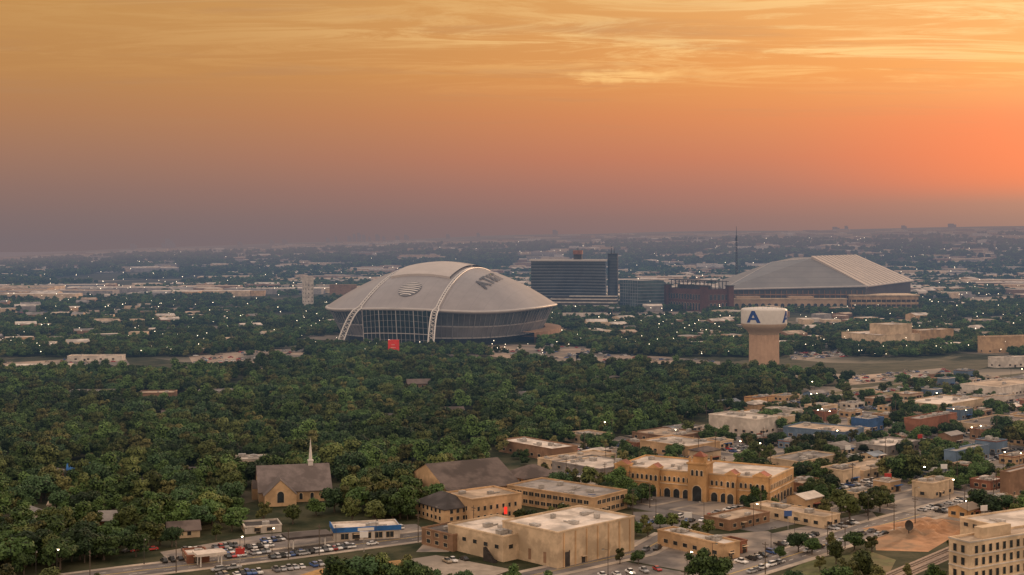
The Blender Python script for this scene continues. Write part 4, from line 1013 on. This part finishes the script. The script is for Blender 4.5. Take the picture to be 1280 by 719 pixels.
nz=np.array([mnoise.noise(Vector((a*.016,b_*.016,0))) for a,b_ in zip(gx,gy)])
keep&=(nz>-.34)|(rng.random(len(gx))<.35)
nz2=np.array([mnoise.noise(Vector((a*.03,b_*.03,7))) for a,b_ in zip(gx,gy)])
pts=[(a,b_,float(np.clip(rng.uniform(.65,1.5)+.5*q,.5,1.75))) for a,b_,q in zip(gx[keep],gy[keep],nz2[keep])]
CLR=[(298,418,612,656),(515,655,640,672),(400,505,665,690),(225,480,676,712),(288,338,582,598),(80,114,590,604),(82,300,497,508),(500,545,484,496),(620,725,570,584)]
def clr(x,y):
    p1,p2=640+F*x/y,YH+F*H/y
    return any(a<p1<b_ and c_<p2<d_ for a,b_,c_,d_ in CLR)
pts=[q for q in pts if not clr(q[0],q[1])]
MAN=[(345,660,1.1),(330,655,1.0),(366,655,.9),(430,640,1.4),(455,632,1.5),(480,640,1.6),(500,648,1.5),(520,640,1.2),(470,622,1.5),(505,618,1.3),(440,615,1.5),(418,640,1.1),(395,645,.8),(500,632,1.5),(440,655,1.1),(470,655,1.2),
(700,615,1.1),(715,612,1.2),(735,612,1.2),(750,615,1.1),(768,618,1.2),(780,618,.9),(665,655,.7),(690,652,.8),(705,650,.8),(645,668,.5),(650,655,.7),(622,668,.6),(600,670,.5),(660,600,.8),(680,598,.9),
(1105,600,1.3),(1125,602,1.6),(1140,603,1.5),(1150,598,1.2),(1100,592,1.1),(1240,560,1.3),(1262,562,1.6),(1278,560,1.6),(1255,545,1.4),(1030,650,1.2),(1062,650,1.3),(1085,645,1.2),(1100,640,1),(1050,640,1.1),
(805,660,.7),(825,660,.6),(840,662,.7),(870,672,.7),(885,670,.8),(855,670,.6),(810,672,.7),(795,670,.6),(935,690,.6),(998,690,.8),(1015,693,.7),(1040,690,.8),(1068,688,.9),(1090,690,.8),(1045,705,.8),(975,700,.5),
(875,728,1.2),(890,735,1.3),(905,722,.9),(1060,735,1.3),(1080,730,1.2),(1045,740,1.2),(1095,740,1.1),(1170,735,.8),(995,735,.7),(1190,690,.5),(1135,725,.6),(1025,715,.6),
(430,740,1.3),(450,738,1.4),(470,735,1.3),(490,738,1.3),(510,735,1.2),(440,728,.9),(520,742,1.2),(540,738,.7),(560,740,.6),(580,738,.7),(610,742,.6),(640,738,.7),(660,742,.6),(690,740,.7),(715,742,.6),(775,705,.6),(798,705,.6),
(40,705,1.5),(15,715,1.6),(75,712,1.4),(100,700,1.3),(130,700,1.2),(10,745,1.2),(60,750,1.2),(170,696,1),(200,682,1.1),(225,664,1.2),(250,662,1.1),(275,660,1.1),(150,690,1.1),(185,684,1),(120,745,.9),(270,675,.6),(290,664,.9),(215,684,.8),(60,695,1.4),(25,695,1.4),(110,688,1.3),
(850,535,1),(860,540,1.1),(1010,485,1),(1160,600,.7),(1200,610,.7),(1225,600,.9),(1240,640,.7),(1270,650,.7),(960,610,.7),(1000,612,.9),(1015,618,.8),(1040,612,.7)]
for px_,py_,s in MAN:
    x,y=G(px_,py_)
    if is_free([x],[y],1.0,roads=False)[0]: pts.append((x,y,s))
for k in range(3000):
    px_=random.uniform(640,1330);py_=random.uniform(470,650)
    if not in_poly([px_],[py_],TOWN)[0]: continue
    x,y=G(px_,py_)
    if mnoise.noise(Vector((x*.02,y*.02,3)))>-.08 and random.random()<(y/1100)**1.2 and is_free([x],[y],2.2)[0]: pts.append((x,y,random.uniform(.45,1.1)))
pts=np.array(pts); pts=pts[np.argsort(pts[:,1])]
print("near trees",len(pts))
crown_objs={}
vis=[];rest=[]
for q in pts:
    p1=640+F*q[0]/q[1]
    (vis if (-25<p1<1305 and len(vis)<298) else rest).append(q)
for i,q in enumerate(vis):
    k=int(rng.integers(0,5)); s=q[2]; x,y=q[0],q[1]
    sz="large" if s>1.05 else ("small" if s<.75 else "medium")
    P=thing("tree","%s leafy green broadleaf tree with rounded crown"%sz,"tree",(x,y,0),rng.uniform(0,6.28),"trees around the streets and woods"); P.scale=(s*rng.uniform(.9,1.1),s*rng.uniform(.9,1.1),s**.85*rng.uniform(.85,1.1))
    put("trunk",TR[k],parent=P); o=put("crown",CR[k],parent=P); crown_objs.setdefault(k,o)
def gn_scatter(name,P3,label,cat):
    me=bpy.data.meshes.new(name); me.from_pydata([tuple(q[:3]) for q in P3],[],[]); n=len(P3)
    a=me.attributes.new("scl",'FLOAT','POINT'); a.data.foreach_set("value",[float(q[3]) for q in P3])
    a=me.attributes.new("rot",'FLOAT','POINT'); a.data.foreach_set("value",rng.uniform(0,6.28,n).tolist())
    a=me.attributes.new("var",'INT','POINT'); a.data.foreach_set("value",rng.integers(0,5,n).tolist())
    o=put(name,me,label=label,cat=cat,kind="stuff")
    ng=bpy.data.node_groups.new(name,"GeometryNodeTree"); ng.interface.new_socket(name="Geometry",in_out='INPUT',socket_type='NodeSocketGeometry'); ng.interface.new_socket(name="Geometry",in_out='OUTPUT',socket_type='NodeSocketGeometry')
    gi=nd(ng,"NodeGroupInput");go=nd(ng,"NodeGroupOutput"); jn=nd(ng,"GeometryNodeJoinGeometry")
    def at(nm,ty): q=nd(ng,"GeometryNodeInputNamedAttribute",data_type=ty); q.inputs[0].default_value=nm; return q.outputs[0]
    sc_,rt_,va=at("scl",'FLOAT'),at("rot",'FLOAT'),at("var",'INT')
    cx=nd(ng,"ShaderNodeCombineXYZ"); ng.links.new(rt_,cx.inputs[2])
    for k in range(5):
        oi=nd(ng,"GeometryNodeObjectInfo"); oi.inputs[0].default_value=crown_objs[k]; oi.inputs['As Instance'].default_value=True
        cp=nd(ng,"FunctionNodeCompare",data_type='INT',operation='EQUAL'); ng.links.new(va,cp.inputs[2]); cp.inputs[3].default_value=k
        ip=nd(ng,"GeometryNodeInstanceOnPoints"); ng.links.new(gi.outputs[0],ip.inputs['Points']); ng.links.new(cp.outputs[0],ip.inputs['Selection']); ng.links.new(oi.outputs['Geometry'],ip.inputs['Instance']); ng.links.new(cx.outputs[0],ip.inputs['Rotation']); ng.links.new(sc_,ip.inputs['Scale']); ng.links.new(ip.outputs[0],jn.inputs[0])
    ng.links.new(jn.outputs[0],go.inputs[0]); md=o.modifiers.new("scatter",'NODES'); md.node_group=ng; return o
gn_scatter("woodland",[(q[0],q[1],-.3,q[2]) for q in rest],"dense mass of green woodland treetops","woodland")
# ---------------- distant buildings (stuff)
V=[];Fs=[];Ms=[]; dm=[WM['white'],WM['cream'],WM['tan'],WM['grey'],RM['white'],RM['tan'],RM['grey'],WM['brown']]
nb=0; rr=random.Random(9); DB=[]
while nb<3000:
    D=1420*(11000/1420)**(rr.random()**.85); a=rr.uniform(-.41,.41); x=a*D
    px_,py_=toPx(x,D)
    nb+=.12
    if mnoise.noise(Vector((x*.0012,D*.0012,9)))< (-.2 if px_<800 else -.34): continue
    near=D<2700
    if near and rr.random()<.45: continue
    if not is_free([x],[D],24 if near else 35)[0] or in_poly([px_],[py_],WOODS)[0] or in_poly([px_],[py_],TOWN)[0] or any(in_poly([px_],[py_],q)[0] for q in PADS): continue
    nb+=1; sf=.55 if near else 1
    z=float(terr(np.array(x),np.array(D))); w_=rr.uniform(8,24)*(1+D/7000)*sf; d_=rr.uniform(7,18)*(1+D/7000)*sf; h_=rr.choice([4,5,6,8,10])*(1+D/14000)*(.8 if near else 1)
    rz=rr.choice([.4,.73,.1,.55])
    if not near and rr.random()<.3: w_=rr.uniform(50,120); d_=rr.uniform(18,40); h_=rr.uniform(8,13); rz=rr.uniform(-.1,.2)
    if near: DB.append((x,D,w_))
    c_,s_=math.cos(rz),math.sin(rz); o=len(V)
    for zz in (z-2,z+h_):
        for sx,sy in ((-w_,-d_),(w_,-d_),(w_,d_),(-w_,d_)): V.append((x+sx*c_-sy*s_,D+sx*s_+sy*c_,zz))
    wi=rr.choice([0,1,1,2,3,7,7]); ri=rr.choice([4,4,5,6])
    for q in ((0,1,5,4),(1,2,6,5),(2,3,7,6),(3,0,4,7)): Fs.append(tuple(o+i for i in q)); Ms.append(wi)
    if rr.random()<.4 and w_<40:
        k=len(V); zr=z+h_*1.35
        V.append((x-w_*c_,D-w_*s_,zr)); V.append((x+w_*c_,D+w_*s_,zr))
        Fs.append((o+4,o+5,k+1,k)); Fs.append((o+6,o+7,k,k+1)); Fs.append((o+7,o+4,k)); Fs.append((o+5,o+6,k+1)); Ms+= [ri,ri,wi,wi]
    else: Fs.append((o+4,o+5,o+6,o+7)); Ms.append(ri)
me=bpy.data.meshes.new("distant_buildings"); me.from_pydata(V,[],Fs)
for q in dm: me.materials.append(q)
me.polygons.foreach_set("material_index",Ms); put("distant_buildings",me,label="scattered low pale buildings across the distant plain",cat="buildings",kind="stuff")
N=62000
u=rng.random(N); D=1380*(9000/1380)**(u**1.05)
a=rng.uniform(-.42,.42,N); X=a*D; px,py=toPx(X,D)
nz=np.array([mnoise.fractal(Vector((x*.0035,y*.0022,5)),1,2,3) for x,y in zip(X,D)])
thr=np.where(D<2600,-.5,.0)
ok=(nz>thr)&is_free(X,D,6)&pad_free(px,py,.95)&~in_poly(px,py,TOWN)&~in_poly(px,py,WOODS)
for (bx,by,bw) in DB: ok&=(np.hypot(X-bx,D-by-2)>bw+3)|(D>by+bw)
Z=terr(X,D)
s=rng.uniform(.75,1.3,N)*np.clip(D/2600,.95,2.3)
farp=[(x,y,z-.5,q) for x,y,z,q,o in zip(X,D,Z,s,ok) if o]
print("far trees",len(farp),"near blds",len(DB))
gn_scatter("distant_woodland",farp,"distant dark tree cover across the plain","woodland")
b=MB(); rr=random.Random(4); n=0
glow=emat("far_lamp_glow",(1,.80,.55),6)
while n<900:
    D=1250*(9000/1250)**(rr.random()**1.05); a=rr.uniform(-.4,.4); x=a*D; px_,py_=toPx(x,D)
    if in_poly([px_],[py_],WOODS)[0] or not is_free([x],[D],5)[0]: n+=.1; continue
    if px_<850 and rr.random()<.25: n+=.2; continue
    n+=1; z=float(terr(np.array(x),np.array(D)))+rr.uniform(11,16); s=.40*D/1500*rr.uniform(.4,1.25)
    o=len(b.v); b.v+=[(x+s,D,z),(x-s,D,z),(x,D+s,z),(x,D-s,z),(x,D,z+s),(x,D,z-s)]
    for q in ((0,2,4),(2,1,4),(1,3,4),(3,0,4),(2,0,5),(1,2,5),(3,1,5),(0,3,5)): b.f.append(tuple(o+i for i in q)); b.m.append(0)
put("distant_lights",b.mesh("distant_lights",[glow]),label="many tiny lit lamps scattered across the plain",cat="lights",kind="stuff")
# ---------------- WORLD
w=bpy.data.worlds.new("World"); scene.world=w; w.use_nodes=True; t=w.node_tree; t.nodes.clear()
out=nd(t,"ShaderNodeOutputWorld"); bg=nd(t,"ShaderNodeBackground"); bg2=nd(t,"ShaderNodeBackground"); ad=nd(t,"ShaderNodeAddShader")
sky=nd(t,"ShaderNodeTexSky",sky_type='NISHITA'); sky.sun_disc=False; sky.sun_elevation=math.radians(10); sky.sun_rotation=math.radians(34); sky.dust_density=3
t.links.new(sky.outputs[0],bg2.inputs[0]); bg2.inputs[1].default_value=.005
tc=nd(t,"ShaderNodeTexCoord").outputs['Generated']; nv=nd(t,"ShaderNodeVectorMath",operation='NORMALIZE'); t.links.new(tc,nv.inputs[0]); sp=nd(t,"ShaderNodeSeparateXYZ"); t.links.new(nv.outputs[0],sp.inputs[0])
x_,y_,z_=sp.outputs[0],sp.outputs[1],sp.outputs[2]
az=mth(t,'ARCTAN2',x_,y_)
warp=mth(t,'MULTIPLY_ADD',noi(t,nv.outputs[0],6,3,.5),.05,-.025)
f=rng01(t,mth(t,'ADD',az,warp),-.36,.50)
def ramp(stops,fac):
    n=nd(t,"ShaderNodeValToRGB"); e=n.color_ramp.elements
    while len(e)>1: e.remove(e[-1])
    e[0].position=stops[0][0]; e[0].color=(*s2l(stops[0][1]),1)
    for p_,c_ in stops[1:]: q=e.new(p_); q.color=(*s2l(c_),1)
    t.links.new(fac,n.inputs[0]); return n.outputs[0]
zz=mth(t,'MULTIPLY',z_,5.0)
cl=ramp([(0,'786b6e'),(.08,'7f6c6b'),(.18,'8c6e66'),(.3,'9d735f'),(.45,'ae7a54'),(.6,'b9834c'),(.9,'c48f4e')],zz)
crr=ramp([(0,'806d72'),(.08,'8f6b6b'),(.18,'ae6b62'),(.3,'d17052'),(.45,'e8824a'),(.6,'f69a48'),(.9,'f0ab60')],zz)
col=mixc(t,f,cl,crr)
# low red glow towards the sun
gz=mth(t,'DIVIDE',mth(t,'SUBTRACT',z_,.062),.038); gl=mth(t,'MULTIPLY',rng01(t,mth(t,'MULTIPLY',gz,gz),1.0,.0),rng01(t,az,.16,.42)); col=mixc(t,mth(t,'MULTIPLY',gl,.75),col,s2l('f2643a'))
zz2=mth(t,'ADD',mth(t,'MAXIMUM',z_,0),.03); cv=nd(t,"ShaderNodeCombineXYZ"); t.links.new(mth(t,'MULTIPLY',mth(t,'DIVIDE',x_,zz2),1.0),cv.inputs[0]); t.links.new(mth(t,'MULTIPLY',mth(t,'DIVIDE',y_,zz2),2.4),cv.inputs[1])
nn1=nd(t,"ShaderNodeTexNoise"); nn1.inputs['Scale'].default_value=1.0; nn1.inputs['Detail'].default_value=10; nn1.inputs['Roughness'].default_value=.72; nn1.inputs['Distortion'].default_value=1.2; t.links.new(cv.outputs[0],nn1.inputs['Vector'])
low=rng01(t,noi(t,cv.outputs[0],.18,2,.5),.40,.60)
band=rng01(t,z_,.095,.145)
cf=mth(t,'MULTIPLY',mth(t,'MULTIPLY',rng01(t,nn1.outputs['Fac'],.44,.62),mth(t,'MULTIPLY_ADD',low,.6,.4)),mth(t,'MULTIPLY',band,mth(t,'MULTIPLY_ADD',f,1.2,.12)))
ccol=mixc(t,rng01(t,z_,.09,.16),(1.0,.52,.15),(1.0,.68,.28))
col=mixc(t,cf,col,ccol)
dx=mth(t,'DIVIDE',mth(t,'SUBTRACT',az,.076),.055); dz=mth(t,'DIVIDE',mth(t,'SUBTRACT',mth(t,'MULTIPLY_ADD',noi(t,nv.outputs[0],22,4,.65),.018,z_),.1285),.0055)
rr2=mth(t,'ADD',mth(t,'MULTIPLY',dx,dx),mth(t,'MULTIPLY',dz,dz)); sm=rng01(t,rr2,1.0,.0)
sm=mth(t,'MULTIPLY',sm,rng01(t,nn1.outputs['Fac'],.40,.58)); col=mixc(t,mth(t,'MULTIPLY',sm,.85),col,(1.0,.58,.20))
nn2=noi(t,cv.outputs[0],.6,6,.6); df=mth(t,'MULTIPLY',rng01(t,nn2,.5,.7),mth(t,'MULTIPLY',rng01(t,z_,.06,.12),.30)); col=mixc(t,df,col,(.42,.22,.11))
up=rng01(t,z_,.19,.5); col=mixc(t,up,col,(1.0,.88,.80))
back=rng01(t,y_,.6,-.2); col=mixc(t,back,col,(1.25,.96,.74))
t.links.new(col,bg.inputs[0]); bg.inputs[1].default_value=1.0
t.links.new(bg.outputs[0],ad.inputs[0]); t.links.new(bg2.outputs[0],ad.inputs[1]); t.links.new(ad.outputs[0],out.inputs[0])
sd=bpy.data.lights.new("sun",'SUN'); sd.energy=2.6; sd.angle=math.radians(3); sd.color=(1,.62,.36); so=bpy.data.objects.new("sun",sd); COL.objects.link(so)
el,azr=math.radians(10),math.radians(34); dirv=Vector((math.sin(azr)*math.cos(el),math.cos(azr)*math.cos(el),math.sin(el))); so.rotation_euler=dirv.to_track_quat('Z','Y').to_euler()
# camera
cam=bpy.data.cameras.new("camera"); co=bpy.data.objects.new("camera",cam); COL.objects.link(co); co.location=(0,0,H); co.rotation_euler=(math.radians(90),0,0)
cam.sensor_width=36; cam.lens=F/1280*36; cam.shift_y=-59.5/1280; cam.clip_end=120000; cam.clip_start=1; scene.camera=co
scene.view_settings.view_transform='Standard'; scene.view_settings.look='None'; scene.view_settings.exposure=0
